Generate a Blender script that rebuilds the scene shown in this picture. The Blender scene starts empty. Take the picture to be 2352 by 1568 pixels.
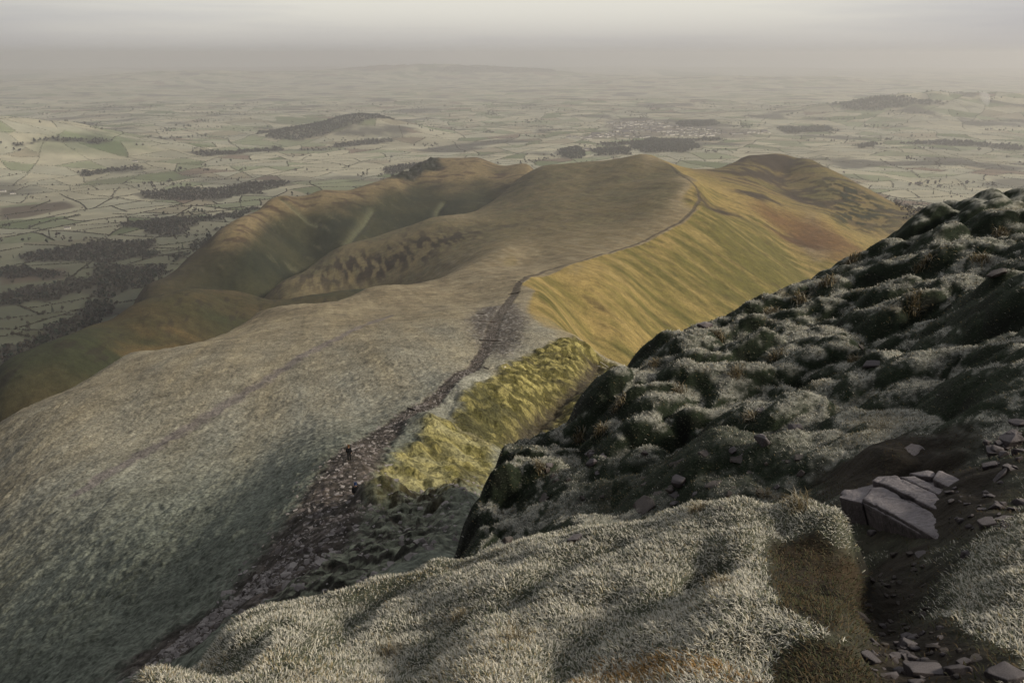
import bpy, bmesh, math, random
import numpy as np
from mathutils import Vector, Matrix

C = bpy.context.scene.collection
RAD = math.radians
rng = np.random.default_rng(7)
random.seed(7)

# ------------------------------------------------------------------ camera
PITCH = 19.8
cam_d = bpy.data.cameras.new('camera')
cam_d.lens = 28.0
cam_d.sensor_width = 36.0
cam_d.clip_start = 0.2
cam_d.clip_end = 200000.0
cam = bpy.data.objects.new('camera', cam_d)
cam.rotation_euler = (RAD(90.0 - PITCH), 0, 0)
C.objects.link(cam)
bpy.context.scene.camera = cam

# ------------------------------------------------------------------ sky, sun, exposure
SUN_EL, SUN_AZ = 30.0, 104.0            # azimuth clockwise from the view direction (+Y): behind, right
w = bpy.data.worlds.new('World')
bpy.context.scene.world = w
w.use_nodes = True
nt = w.node_tree
nt.nodes.clear()
def N(t, **k):
    n = nt.nodes.new(t)
    for a, b in k.items():
        setattr(n, a, b)
    return n
def build_world():
    L = nt.links.new
    out = N('ShaderNodeOutputWorld'); bg = N('ShaderNodeBackground')
    sky = N('ShaderNodeTexSky', sky_type='NISHITA', sun_disc=False, sun_elevation=RAD(SUN_EL), sun_rotation=RAD(SUN_AZ),
            altitude=800.0, air_density=1.0, dust_density=4.0, ozone_density=1.0)
    tc = N('ShaderNodeTexCoord')
    # thin overcast sheet: long, level bands of altostratus low over the horizon
    mp = N('ShaderNodeMapping'); mp.inputs['Scale'].default_value = (1.5, 1.5, 26.0)
    n1 = N('ShaderNodeTexNoise'); n1.inputs['Scale'].default_value = 1.6; n1.inputs['Detail'].default_value = 5.0; n1.inputs['Roughness'].default_value = 0.55
    mp2 = N('ShaderNodeMapping'); mp2.inputs['Scale'].default_value = (1.0, 1.0, 9.0); mp2.inputs['Location'].default_value = (0.55, 0.2, 0.3)
    n2 = N('ShaderNodeTexNoise'); n2.inputs['Scale'].default_value = 1.3; n2.inputs['Detail'].default_value = 2.0
    L(tc.outputs['Generated'], mp.inputs['Vector']); L(mp.outputs[0], n1.inputs['Vector'])
    L(tc.outputs['Generated'], mp2.inputs['Vector']); L(mp2.outputs[0], n2.inputs['Vector'])
    ad = N('ShaderNodeMath', operation='ADD'); L(n1.outputs['Fac'], ad.inputs[0]); L(n2.outputs['Fac'], ad.inputs[1])
    # a broad brighter part of the cloud sheet ahead, a little right of the view axis
    geo = N('ShaderNodeVectorMath', operation='DOT_PRODUCT'); geo.inputs[1].default_value = Vector((0.10, 1.0, 0.06)).normalized()
    L(tc.outputs['Generated'], geo.inputs[0])
    mr = N('ShaderNodeMapRange'); mr.inputs[1].default_value = 0.80; mr.inputs[2].default_value = 1.0; mr.inputs[3].default_value = 0.0; mr.inputs[4].default_value = 0.38
    L(geo.outputs['Value'], mr.inputs[0])
    ad2 = N('ShaderNodeMath', operation='ADD'); L(ad.outputs[0], ad2.inputs[0]); L(mr.outputs[0], ad2.inputs[1])
    cr = N('ShaderNodeValToRGB')
    e = cr.color_ramp.elements
    e[0].position = 0.40; e[0].color = (0.47, 0.47, 0.52, 1)
    e[1].position = 0.78; e[1].color = (0.88, 0.85, 0.765, 1)
    dv = N('ShaderNodeMath', operation='MULTIPLY'); dv.inputs[1].default_value = 0.55
    L(ad2.outputs[0], dv.inputs[0]); L(dv.outputs[0], cr.inputs['Fac'])
    sc = N('ShaderNodeMix', data_type='RGBA', blend_type='MULTIPLY'); sc.inputs[0].default_value = 1.0
    sc.inputs[7].default_value = (9.3, 9.3, 9.3, 1)
    sc.clamp_result = False
    L(cr.outputs[0], sc.inputs[6])
    # unseen sky overhead and behind is dimmed, added to cut ambient light
    mr2 = N('ShaderNodeMapRange'); mr2.inputs[1].default_value = 0.2; mr2.inputs[2].default_value = 0.9; mr2.inputs[3].default_value = 0.30; mr2.inputs[4].default_value = 1.0
    L(geo.outputs['Value'], mr2.inputs[0])
    sc2 = N('ShaderNodeMix', data_type='RGBA', blend_type='MULTIPLY'); sc2.inputs[0].default_value = 1.0
    L(sc.outputs[2], sc2.inputs[6]); L(mr2.outputs[0], sc2.inputs[7]); sc = sc2
    # murk low in the sky: lilac grey at the horizon, clearing upward
    sx = N('ShaderNodeSeparateXYZ'); L(tc.outputs['Generated'], sx.inputs[0])
    wob = N('ShaderNodeMath', operation='MULTIPLY_ADD'); wob.inputs[1].default_value = 0.022; L(n2.outputs['Fac'], wob.inputs[0]); L(sx.outputs['Z'], wob.inputs[2])
    mrz = N('ShaderNodeMapRange', interpolation_type='SMOOTHSTEP'); mrz.inputs[1].default_value = -0.012; mrz.inputs[2].default_value = 0.074; mrz.inputs[3].default_value = 1.0; mrz.inputs[4].default_value = 0.0
    L(wob.outputs[0], mrz.inputs[0])
    mk = N('ShaderNodeMix', data_type='RGBA'); mk.inputs[7].default_value = (4.2, 4.02, 4.12, 1)
    L(mrz.outputs[0], mk.inputs[0]); L(sc.outputs[2], mk.inputs[6]); sc = mk
    mx = N('ShaderNodeMix', data_type='RGBA'); mx.inputs[0].default_value = 0.9
    L(sky.outputs[0], mx.inputs[6]); L(sc.outputs[2], mx.inputs[7])
    L(mx.outputs[2], bg.inputs['Color']); bg.inputs['Strength'].default_value = 0.10
    L(bg.outputs[0], out.inputs['Surface'])
build_world()

sd = bpy.data.lights.new('sun', 'SUN')
sd.energy = 3.0
sd.angle = RAD(8.0)
sd.color = (1.0, 0.89, 0.72)
so = bpy.data.objects.new('sun', sd)
sv = Vector((math.sin(RAD(SUN_AZ)) * math.cos(RAD(SUN_EL)), math.cos(RAD(SUN_AZ)) * math.cos(RAD(SUN_EL)), math.sin(RAD(SUN_EL))))
so.rotation_euler = sv.to_track_quat('Z', 'Y').to_euler()
so.location = (60, -60, 80)
C.objects.link(so)

S = bpy.context.scene
S.view_settings.view_transform = 'Standard'
S.view_settings.look = 'None'
S.view_settings.exposure = 0.05
S.view_settings.gamma = 1.0
S.cycles.use_denoising = True
S.cycles.max_bounces = 6
S.cycles.diffuse_bounces = 3
S.cycles.volume_bounces = 3

# ------------------------------------------------------------------ helpers: properties, noise, pixels -> rays
def tag(o, label=None, cat=None, group=None, kind=None):
    if label: o['label'] = label
    if cat: o['category'] = cat
    if group: o['group'] = group
    if kind: o['kind'] = kind
    return o

def _hash(ix, iy, seed):
    h = (ix.astype(np.uint32) * np.uint32(374761393) + iy.astype(np.uint32) * np.uint32(668265263) + np.uint32((seed * 974711 + 13) & 0xffffffff))
    h = (h ^ (h >> np.uint32(13))) * np.uint32(1274126177)
    return h ^ (h >> np.uint32(16))

def rnd2(ix, iy, seed):
    return (_hash(ix, iy, seed) & np.uint32(0xffff)).astype(np.float32) / np.float32(65535.0)

def perlin(x, y, seed=0):
    xf, yf = np.floor(x), np.floor(y)
    ix, iy = xf.astype(np.int64), yf.astype(np.int64)
    fx, fy = (x - xf).astype(np.float32), (y - yf).astype(np.float32)
    u = fx * fx * fx * (fx * (fx * 6 - 15) + 10); v = fy * fy * fy * (fy * (fy * 6 - 15) + 10)
    def g(dx, dy):
        a = rnd2(ix + dx, iy + dy, seed) * np.float32(2 * math.pi)
        return np.cos(a) * (fx - dx) + np.sin(a) * (fy - dy)
    a = g(0, 0); b = g(1, 0); c = g(0, 1); d = g(1, 1)
    return ((a + (b - a) * u) * (1 - v) + (c + (d - c) * u) * v) * 1.5      # about -1..1

def fbm(x, y, seed=0, octv=4, gain=0.5):
    s = 0; a = 1.0; t = 0
    for k in range(octv):
        s = s + a * perlin(x * 2 ** k + 13.7 * k, y * 2 ** k - 7.3 * k, seed + k); t += a; a *= gain
    return s / t

def worley(x, y, seed=0):
    """squared distance to the nearest jittered point, and that cell's random number"""
    xf, yf = np.floor(x), np.floor(y)
    best = np.full(x.shape, 9.0, np.float32); rid = np.zeros(x.shape, np.float32)
    for dx in (-1, 0, 1):
        for dy in (-1, 0, 1):
            cx = (xf + dx).astype(np.int64); cy = (yf + dy).astype(np.int64)
            px = xf + dx + 0.5 + 0.8 * (rnd2(cx, cy, seed) - 0.5); py = yf + dy + 0.5 + 0.8 * (rnd2(cx, cy, seed + 1) - 0.5)
            d = ((px - x) ** 2 + (py - y) ** 2).astype(np.float32)
            m = d < best
            best = np.where(m, d, best); rid = np.where(m, rnd2(cx, cy, seed + 2), rid)
    return best, rid

def domes(x, y, k, lo, seed):
    """rounded cushions of different heights meeting in creases (continuous upper envelope)"""
    xf, yf = np.floor(x), np.floor(y)
    best = np.full(x.shape, -.3, np.float32)
    for dx in (-1, 0, 1):
        for dy in (-1, 0, 1):
            cx = (xf + dx).astype(np.int64); cy = (yf + dy).astype(np.int64)
            px = xf + dx + 0.5 + 0.8 * (rnd2(cx, cy, seed) - 0.5); py = yf + dy + 0.5 + 0.8 * (rnd2(cx, cy, seed + 1) - 0.5)
            a = lo + (1 - lo) * rnd2(cx, cy, seed + 2)
            d = (px - x) ** 2 + (py - y) ** 2
            best = np.maximum(best, a - k * d)
    return best

def sstep(a, b, x):
    t = np.clip((x - a) / (b - a), 0, 1)
    return t * t * (3 - 2 * t)

FPX = 28.0 / 36.0 * 2352.0                       # focal length in the 2352-wide survey pixels of the photograph
cp, sp = math.cos(RAD(PITCH)), math.sin(RAD(PITCH))
def ray(u, v):
    """azimuth from +Y and drop per metre of horizontal distance"""
    x = (u - 1176.0) / FPX; s = (v - 784.0) / FPX
    f = cp - s * sp; d = sp + s * cp
    return np.arctan2(x, f), d / np.hypot(x, f)

class TPS:
    """thin plate spline of the drop z/r over (azimuth, log distance)"""
    K = 4.0
    def __init__(self, pts, lam=1e-4):
        # pts: (u, v, r) for a surveyed point or (u, v, r, z) for one out of sight
        P = []; T = []
        for p in pts:
            th, t = ray(p[0], p[1])
            P.append((th * self.K, math.log(p[2]))); T.append(-t if len(p) == 3 else p[3] / p[2])
        P = np.array(P); n = len(P)
        d2 = ((P[:, None] - P[None]) ** 2).sum(-1)
        A = np.zeros((n + 3, n + 3)); A[:n, :n] = 0.5 * d2 * np.log(d2 + 1e-12) + lam * np.eye(n)
        A[:n, n] = 1; A[:n, n + 1:] = P; A[n, :n] = 1; A[n + 1:, :n] = P.T
        self.c = np.linalg.solve(A, np.r_[T, 0, 0, 0]); self.P = P
    def z(self, x, y):
        sh = np.shape(x); x = np.ravel(x); y = np.ravel(y)
        out = np.empty(x.size, np.float64)
        n = len(self.P)
        for i in range(0, x.size, 60000):
            xx = x[i:i + 60000]; yy = y[i:i + 60000]
            r = np.hypot(xx, yy) + 1e-6
            a = np.arctan2(xx, yy) * self.K; l = np.log(r)
            d2 = (a[:, None] - self.P[:, 0]) ** 2 + (l[:, None] - self.P[:, 1]) ** 2
            t = (0.5 * d2 * np.log(d2 + 1e-12)) @ self.c[:n] + self.c[n] + self.c[n + 1] * a + self.c[n + 2] * l
            out[i:i + 60000] = t * r
        return out.reshape(sh)

def polar(r0, r1, nr, a0, a1, na):
    r = np.exp(np.linspace(math.log(r0), math.log(r1), nr)); a = np.linspace(RAD(a0), RAD(a1), na)
    R, A = np.meshgrid(r, a, indexing='ij')
    return R * np.sin(A), R * np.cos(A), R

def _up(a, n, step):
    """Catmull-Rom resampling along axis 0 of samples taken every `step` rows"""
    t = np.arange(n) / step; i = np.floor(t).astype(int); f = (t - i)[:, None]
    m = a.shape[0] - 1
    p0, p1, p2, p3 = (a[np.clip(i + k, 0, m)] for k in (-1, 0, 1, 2))
    return 0.5 * (2 * p1 + (p2 - p0) * f + (2 * p0 - 5 * p1 + 4 * p2 - p3) * f ** 2 + (3 * p1 - p0 - 3 * p2 + p3) * f ** 3)

def polar_tps(tps, spec, step=6):
    """a spline sampled over a polar grid: coarse samples of z/r, smoothly resampled"""
    r0, r1, nr, a0, a1, na = spec
    mr, ma = (nr - 1) // step + 2, (na - 1) // step + 2
    lr = math.log(r0) + np.arange(mr) * step * (math.log(r1) - math.log(r0)) / (nr - 1)
    an = RAD(a0) + np.arange(ma) * step * RAD(a1 - a0) / (na - 1)
    Rc, Ac = np.meshgrid(np.exp(lr), an, indexing='ij')
    T = tps.z(Rc * np.sin(Ac), Rc * np.cos(Ac)) / Rc
    T = _up(_up(T, nr, step).T, na, step).T
    return T * np.exp(np.linspace(math.log(r0), math.log(r1), nr))[:, None]

# ------------------------------------------------------------------ survey of the landforms
MAIN = [  # crest and its path
 (640,1300,42),(700,1200,52),(802,1046,76),(900,975,105),(1000,905,140),(1090,850,175),(1140,790,230),(1150,735,300),(1180,680,400),
 (1215,640,510),(1320,611,640),(1430,575,780),(1560,515,1000),(1600,480,1150),(1608,445,1320),(1590,420,1500),(1540,390,1750),(1495,362,2000),(1478,356,2080),
 (1478,340,2600,-420),(1300,340,2800,-480),(1478,330,3600,-640),
 # left hillside
 (0,1550,66),(0,1300,105),(0,1130,155),(0,1020,215),(0,974,270),(0,970,400,-185),(0,960,650,-330),
 (300,1568,40),(300,1450,56),(300,1250,78),(300,1100,115),(300,950,185),(300,850,270),(300,823,310),(300,810,450,-195),(300,790,700,-340),
 (600,1100,88),(600,1000,125),(600,900,180),(600,800,270),(600,735,400),(600,714,450),(600,700,600,-235),(600,690,850,-350),
 (450,1400,50),(450,1200,78),
 (850,900,150),(850,800,240),(850,720,370),(850,666,560),(850,655,720,-235),(850,640,950,-330),
 (1050,760,260),(1050,700,390),(1050,645,560),(1050,622,680),(1050,605,830,-215),
 (1200,606,740),(1150,600,850,-200),
 # flank behind
 (1300,560,870),(1400,520,1033),(1300,500,1227),(1450,420,1595),(1200,540,1084),(1050,560,1180),(900,600,1235),(750,640,1260),(1400,450,1439),(1500,400,1699),
 (640,652,1330),(775,574,1450),(1000,495,1650),(1176,458,1780),(1350,400,1849),
 (640,640,1500,-420),(775,560,1700,-400),(1000,480,1900,-400),(1350,373,2150),(1290,378,2220),(1240,384,2280),(1176,420,2150,-330),
 # right side: rim, golden face
 (1240,680,390),(1230,725,320),(1290,770,262),(1320,782,248),(1440,856,240),
 (1300,700,488),(1400,720,514),(1450,800,476),(1480,830,470),(1350,760,472),(1500,700,637),(1600,650,792),(1700,640,902),(1800,640,1024),(1850,610,1180),(1935,597,1280),(1700,800,670),(1600,750,652),(1650,700,768),(1800,560,1282),
 (1340,650,560),(1430,610,698),(1550,560,881),(1650,500,1143),(1700,580,1015),(1750,540,1230),(1850,560,1330),(1900,500,1600),(1750,470,1500),(1700,420,1800),(1640,388,2050),
 (1580,390,2000),(1620,470,1300),
 (1790,354,2500),(1710,362,2420),(1860,365,2450),(1930,400,2350),(2000,440,2250),(2100,485,2150),(2180,490,2150),(1850,450,2000),(1950,520,1700),(2050,540,1750),(2150,520,1900),(1980,572,1430),(1800,400,2300),
 (1790,345,3200,-520),(1900,380,3000,-520),(2050,430,2900,-540),(2250,480,2600,-540),(1640,370,2700,-450),
 (2150,600,1250,-420),(2300,560,1700,-480),(2000,700,950,-330),(1900,750,700,-290),(2300,700,700,-360),(2300,900,300,-230),(1700,860,330,-170),
 # broken eastern edge beside the path
 (850,1092,68),(830,1140,60),(900,1030,84),(985,962,106),(1060,902,138),(1130,850,168),(1200,815,198),
 (900,1130,66),(1000,1100,76),(1060,1010,104),(1100,1085,86),(1130,1040,104),
 (1030,950,128),(1100,960,130),(1150,1000,122),(1200,950,140),(1250,900,165),(1350,900,165),(1400,870,200),(1380,840,218),
 (1300,960,150),(1200,1050,112),(1400,950,162),(1500,900,265,-126),(1560,1000,150),(1440,856,300,-140),(1600,850,330,-165),
 # rubble slope and ground hidden under the foreground
 (1000,1170,42),(900,1250,32),(850,1310,27),(1060,1112,46),(1000,1250,27),(830,1152,50),(930,1125,54),(750,1280,36),(780,1330,28),
 (500,1460,22,-18),(900,1345,18,-14.5),(300,1568,18,-19),(0,1568,25,-26),(1200,1100,20,-17.5),(1500,1000,25,-24),(2000,900,35,-36),(2350,800,45,-44),(1200,1100,50,-34),(1500,1000,60,-56),(2000,900,80,-78),(2350,800,110,-95),
 (1350,1000,60,-45),
]
SPUR = [  # long dark spur on the left with its crag
 (330,660,1500),(430,592,1620),(500,532,1720),(560,493,1800),(620,461,1900),(650,450,1950),(740,436,2050),(850,421,2150),(900,413,2200),(925,398,2320),(960,374,2450),(1000,362,2500),(1100,363,2520),(1200,373,2500),(1300,376,2450),(1400,372,2350),
 (560,640,1450),(700,560,1760),(800,590,1650),(900,480,2000),(1000,440,2150),(1100,420,2250),(640,520,1800),(1000,500,1950),(860,540,1800),(1250,400,2300),(1000,390,2400),(450,640,1450),(1150,395,2400),(1350,395,2250),
 (950,420,2280),
 (330,650,1700,-530),(430,560,1900,-530),(560,460,2150,-560),(740,400,2500,-580),(900,380,2750,-580),(1000,340,3100,-600),(1200,340,3100,-600),(1400,340,3000,-600),
 (200,720,1450,-520),(500,700,1250,-470),(700,680,1250,-460),(900,600,1500,-400),
]
LOWER = [  # low brown spur under the left hillside
 (0,930,520),(0,864,660),(100,819,700),(200,767,760),(300,716,830),(420,677,920),(500,674,960),(560,678,980),(700,684,1000),(790,668,1020),
 (200,850,560),(420,740,720),(600,705,860),(300,790,660),(100,900,520),(520,700,830),
 (0,850,850,-400),(200,750,950,-430),(420,665,1100,-420),(560,670,1150,-420),(700,672,1180,-400),(850,640,1250,-380),
 (0,980,400,-220),(300,850,480,-235),(600,720,620,-255),(850,670,800,-270),(950,640,950,-270),(1000,600,1200,-330),
]
FORE = [  # the photographer's brow: frosted mound, broken bank and the right hand shoulder
 (0,1568,1.2,-1.9),(600,1568,1.2,-1.95),(1176,1568,1.2,-1.75),(1700,1568,1.2,-1.7),(2350,1568,1.2,-1.7),
 (330,1568,4.3),(500,1442,6.2),(700,1384,6.6),(850,1340,6.6),(1000,1292,6.5),(1200,1241,6.3),(1350,1203,6.1),(1600,1152,5.7),(1700,1132,5.5),(1830,1146,5.3),(1930,1203,5.0),(1972,1290,4.7),
 (700,1568,3.3),(1100,1568,2.75),(1500,1568,2.5),(1750,1568,2.5),(500,1540,4.4),(800,1460,4.6),(1000,1440,4.2),(1200,1400,3.9),(1400,1330,4.1),(1600,1260,4.5),(1750,1210,4.8),(1250,1470,3.3),(1500,1420,3.2),
 (1640,1352,3.45),(1760,1370,3.3),(1880,1420,3.1),(1950,1480,2.95),(1700,1480,2.8),(1620,1340,4.1),
 (1850,1300,4.3),(1880,1370,4.0),(1800,1240,4.75),(1940,1400,3.75),
 # drop behind the mound
 (330,1568,6.5,-6.6),(500,1440,9.5,-8.2),(700,1384,9.5,-7.9),(850,1340,9,-7.1),(1000,1292,8.6,-6.6),(1200,1241,8.4,-5.95),(1350,1203,8.2,-5.6),(1600,1152,7.5,-5.0),(1700,1132,7.2,-4.75),(1830,1146,6.8,-4.35),(1930,1203,6.2,-3.95),(1990,1290,5.6,-3.75),
 # gully with the slabs
 (2000,1400,4.5),(2010,1480,3.7),(2100,1520,3.25),(2300,1550,2.95),(2050,1300,5.6),(2050,1210,6.7),(1960,1170,7.6),(1940,1110,8.8),(2060,1160,7.3),(2200,1200,6.05),(2185,1150,6.65),(2215,1118,7.05),(2168,1238,5.95),(2250,1150,6.6),(2330,1180,6.0),(2200,1400,4.0),
 (2160,1290,5.1),(2250,1238,5.0),(2350,1232,4.9),(2250,1330,4.4),(2350,1350,4.1),(2350,1450,3.5),(2100,1330,5.2),
 (2180,1080,8.2),(2100,1060,9.2),(2300,1080,7.3),(2352,1000,8.6),(2000,1040,10.2),(2250,1000,9.5),
 # right shoulder
 (2352,456,41),(2200,472,40),(2100,522,38.5),(1960,592,36),(1850,652,33),(1740,710,30),(1650,752,28),(1500,800,25),(1440,868,23),(1350,940,21.5),(1270,996,20),(1165,1046,18.4),(1138,1092,17.4),
 (2352,560,31),(2352,650,23),(2352,750,18),(2352,850,14),(2352,930,11),(2200,620,28),(2150,750,21.5),(2150,850,17),(2150,950,12.5),(2000,700,27),(2000,850,19),(2000,950,14.5),
 (1850,800,23),(1850,950,15.5),(1850,1060,11.5),(1700,850,21.5),(1700,950,16.5),(1700,1060,12.2),(1500,900,20.5),(1500,1000,16.5),(1500,1110,13),(1300,1010,18.6),(1300,1120,14.6),(1300,1200,11.8),(1600,1120,10.8),(1800,1110,9.6),
 (1180,1148,15.4),(1092,1188,15.0),(1150,1230,12.4),(1100,1260,11.8),
 # far side of the brow, falling to the cwm
 (2352,440,60,-16),(2100,500,56,-20),(1850,640,48,-21),(1650,740,40,-20),(1500,790,34,-18),(1350,920,29,-19),(1200,980,25,-17),(1100,1080,21,-15.5),(1040,1170,18,-13.2),
 (2352,440,110,-90),(1850,640,80,-75),(1500,790,60,-58),(1200,980,42,-36),(1000,1100,42,-34),
 (1000,1250,15,-12.2),(1000,1250,22,-19),(800,1350,15,-13.5),(600,1400,15,-15),(300,1500,12,-13.5),(300,1500,25,-30),(700,1400,25,-25),(0,1568,8,-9.5),(0,1568,14,-18),(0,1500,30,-40),(700,1300,42,-37),(0,1300,70,-75),
]
tMAIN, tSPUR, tLOWER, tFORE = TPS(MAIN, 2e-4), TPS(SPUR, 1e-3), TPS(LOWER, 1e-3), TPS(FORE, 4e-4)

def base_plain(x, y):
    r = np.hypot(x, y)
    z = np.interp(r, [0, 900, 1300, 1800, 2500, 4000, 7000, 12000, 60000], [-430, -440, -480, -545, -605, -655, -678, -672, -640])
    k = sstep(2500, 9000, r)
    z = z + k * (62 * fbm(x / 2600, y / 2600, 41, 3) + 110 * sstep(8500, 18000, r) * fbm(x / 5200, y / 5200, 51, 3))
    z = z + (1 - k) * 12 * fbm(x / 500, y / 500, 61, 3)
    # particular hills on the plain: (u, v of the top, distance, half width across, half depth, top height)
    for u, v, r0, wx, wy, top, sd in HILLS:
        th, t = ray(u, v)
        cx, cy = r0 * math.sin(th), r0 * math.cos(th)
        a = (x - cx) * math.cos(th) - (y - cy) * math.sin(th); b = (x - cx) * math.sin(th) + (y - cy) * math.cos(th)
        q = (a / wx) ** 2 + (b / wy) ** 2
        h = -t * r0 - (-675.0)
        z = z + h * np.exp(-q * 1.3) * (1 + 0.25 * fbm(x / 420, y / 420, sd, 3))
    return z
HILLS = [(845,264,7600,600,700,0,3), (680,300,7300,620,500,0,5), (2130,226,10500,1500,1100,0,7), (2340,232,11500,1300,1100,0,17), (110,303,6600,900,800,0,9), (-150,318,6200,900,800,0,19),
         (1000,151,26000,5200,2600,0,11), (420,165,24000,3600,2600,0,13), (1750,176,22000,3600,2600,0,15)]

def smax(a, b, k):
    h = np.clip(0.5 + 0.5 * (a - b) / k, 0, 1)
    return b + (a - b) * h + k * h * (1 - h)

def tussock(x, y, r, sp):
    """moor grass relief: several sizes of tuft, each fading out where the mesh is too coarse for it"""
    ca, sa = math.cos(RAD(-14)), math.sin(RAD(-14))
    a = x * ca - y * sa; b = x * sa + y * ca          # b runs along the ridge
    z = 0
    for lam, amp, st, sd in ((0.75, 0.17, 1.1, 1), (1.7, 0.28, 1.15, 2), (4.5, 0.36, 1.5, 3), (13, 0.55, 2.6, 4), (45, 1.3, 2.0, 5), (160, 3.4, 1.3, 6)):
        f = sstep(1.5, 4.0, lam / sp)
        if np.max(f) <= 0: continue
        n = perlin(a / lam, b / (lam * st), 100 + sd)
        if lam < 5: n = 0.7 * np.abs(n) * 1.6 + 0.3 * n
        z = z + amp * f * n
    return z

def join_M(x, y, m, sp_, lo):
    r = np.hypot(x, y); th = np.arctan2(x, y)
    a = np.where(r > 900, sp_ - 900 * sstep(RAD(1.0), RAD(9), th), -9999.0)
    b = np.where((r > 380) & (r < 1900), lo - 900 * sstep(RAD(-6), RAD(0), th), -9999.0)
    return np.maximum(np.maximum(m, a), b)

def zM(x, y, sp=None, detail=True):
    x = np.asarray(x, float); y = np.asarray(y, float)
    z = join_M(x, y, tMAIN.z(x, y), tSPUR.z(x, y), tLOWER.z(x, y))
    if detail:
        r = np.hypot(x, y)
        z = z + tussock(x, y, r, r * 0.002 if sp is None else sp) * sstep(10, 30, r)
    return z

def zP(x, y):
    return base_plain(x, y)

def hummocks(x, y):
    """frost heaved peat hummocks: rounded tops with sharp creases, drawn out along the terraces"""
    ca, sa = math.cos(RAD(10)), math.sin(RAD(10))
    a = x * ca + y * sa; b = -x * sa + y * ca
    wx = a + 0.55 * fbm(a / 2.6, b / 2.6, 201, 2); wy = b + 0.45 * fbm(a / 2.2, b / 2.2, 205, 2)
    h1 = domes(wx / 2.1, wy / 1.7, 1.15, .25, 211); h2 = domes(wx / .85 + 3.3, wy / .7, 1.3, .0, 221)
    return h1, h2

MOUNDS = [(2060,845,16.5,.6,1.6,1.3), (2240,700,20,.5,1.6,1.3), (1800,775,22.5,.65,1.5,1.1), (1640,880,19.5,.6,1.5,1.0), (1500,960,17.5,.5,1.0,1.1), (2310,870,13.5,.35,1.1,1.0), (1960,690,27,.7,1.8,1.2), (1560,830,23,.55,1.3,.9),
          (2130,610,30,.55,1.8,1.3), (1400,960,19.5,.5,1.2,.9), (1230,1010,18.2,.35,1.2,.8)]
def mounds(x, y):
    z = 0
    for u, v, r0, h, wx, wy in MOUNDS:
        th, _ = ray(u, v); cx, cy = r0 * math.sin(th), r0 * math.cos(th)
        a = (x - cx) * math.cos(th) - (y - cy) * math.sin(th) + .25 * fbm(x / 1.1, y / 1.1, 291, 2); b = (x - cx) * math.sin(th) + (y - cy) * math.cos(th) + .2 * fbm(x / .9, y / .9, 293, 2)
        q = (a / wx) ** 2 + (b / wy) ** 2
        z = np.maximum(z, h * np.exp(-q * q))
    return z

def relief_F(x, y):
    r = np.hypot(x, y)
    h1, h2 = hummocks(x, y)
    k = sstep(6.2, 10.5, r) * (.40 + .60 * sstep(RAD(-9), RAD(0), np.arctan2(x, y)))
    c = fbm(x / 3.6 + 0.35 * y, y / 3.6 - 0.25 * x, 281, 2)
    d = k * (0.95 * (h1 - 0.35) + 0.26 * (h2 - 0.3)) * (0.5 + 0.5 * sstep(8, 16, r))
    ed = sstep(RAD(5), RAD(-1), np.arctan2(x, y)) * sstep(9.5, 11.5, r)      # ragged crag at the left end of the brow
    d = d + ed * (.75 * fbm(x / 1.5, y / 1.5, 295, 4) - .12)
    mo = mounds(x, y); d = d * (1 - .25 * np.clip(mo / .5, 0, 1)) + mo
    d = d + k * 0.22 * (sstep(-0.12, 0.15, c) - 0.5)                       # little peat cliffs along the terraces
    d = d + k * (0.05 * fbm(x / 0.35, y / 0.35, 261, 3) + 0.30 * fbm(x / 5.0, y / 5.0, 271, 2))
    d = d + (1 - k) * (0.15 * fbm(x / 1.0, y / 1.0, 251, 3) + 0.03 * (h2 - 0.3) + .022 * fbm(x / .14, y / .14, 253, 3))
    return d

def zF(x, y, detail=True):
    x = np.asarray(x, float); y = np.asarray(y, float)
    z = tFORE.z(x, y)
    return z + relief_F(x, y) if detail else z

# ------------------------------------------------------------------ mesh building
def mesh_obj(name, co, faces, mats, smooth=True, parent=None, col=None, fmat=None, link=True):
    """one mesh object from numpy arrays; faces (n,3|4) int array or list of such arrays"""
    me = bpy.data.meshes.new(name)
    co = np.asarray(co, np.float32)
    fl = faces if isinstance(faces, list) else [faces]
    fl = [np.asarray(f, np.int32) for f in fl if len(f)]
    nl = sum(f.size for f in fl); nf = sum(len(f) for f in fl)
    me.vertices.add(len(co)); me.loops.add(nl); me.polygons.add(nf)
    me.vertices.foreach_set('co', co.ravel())
    me.loops.foreach_set('vertex_index', np.concatenate([f.ravel() for f in fl]))
    tot = np.concatenate([np.full(len(f), f.shape[1], np.int32) for f in fl])
    st = np.zeros(nf, np.int32); st[1:] = np.cumsum(tot)[:-1]
    me.polygons.foreach_set('loop_start', st)
    me.polygons.foreach_set('use_smooth', np.full(nf, smooth, bool))
    if fmat is not None: me.polygons.foreach_set('material_index', np.asarray(fmat, np.int32))
    for m in (mats if isinstance(mats, list) else [mats]): me.materials.append(m)
    if col is not None:
        at = me.color_attributes.new('tone', 'FLOAT_COLOR', 'POINT')
        c4 = np.ones((len(co), 4), np.float32); c4[:, :3] = np.clip(col, 0, 1)
        at.data.foreach_set('color', c4.ravel())
    me.update(calc_edges=True)
    o = bpy.data.objects.new(name, me)
    if link: C.objects.link(o)
    if parent is not None: o.parent = parent
    return o

def grid_faces(n, m):
    i = np.arange(n - 1)[:, None] * m + np.arange(m - 1)[None]
    return np.stack([i, i + 1, i + m + 1, i + m], -1).reshape(-1, 4)

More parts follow.
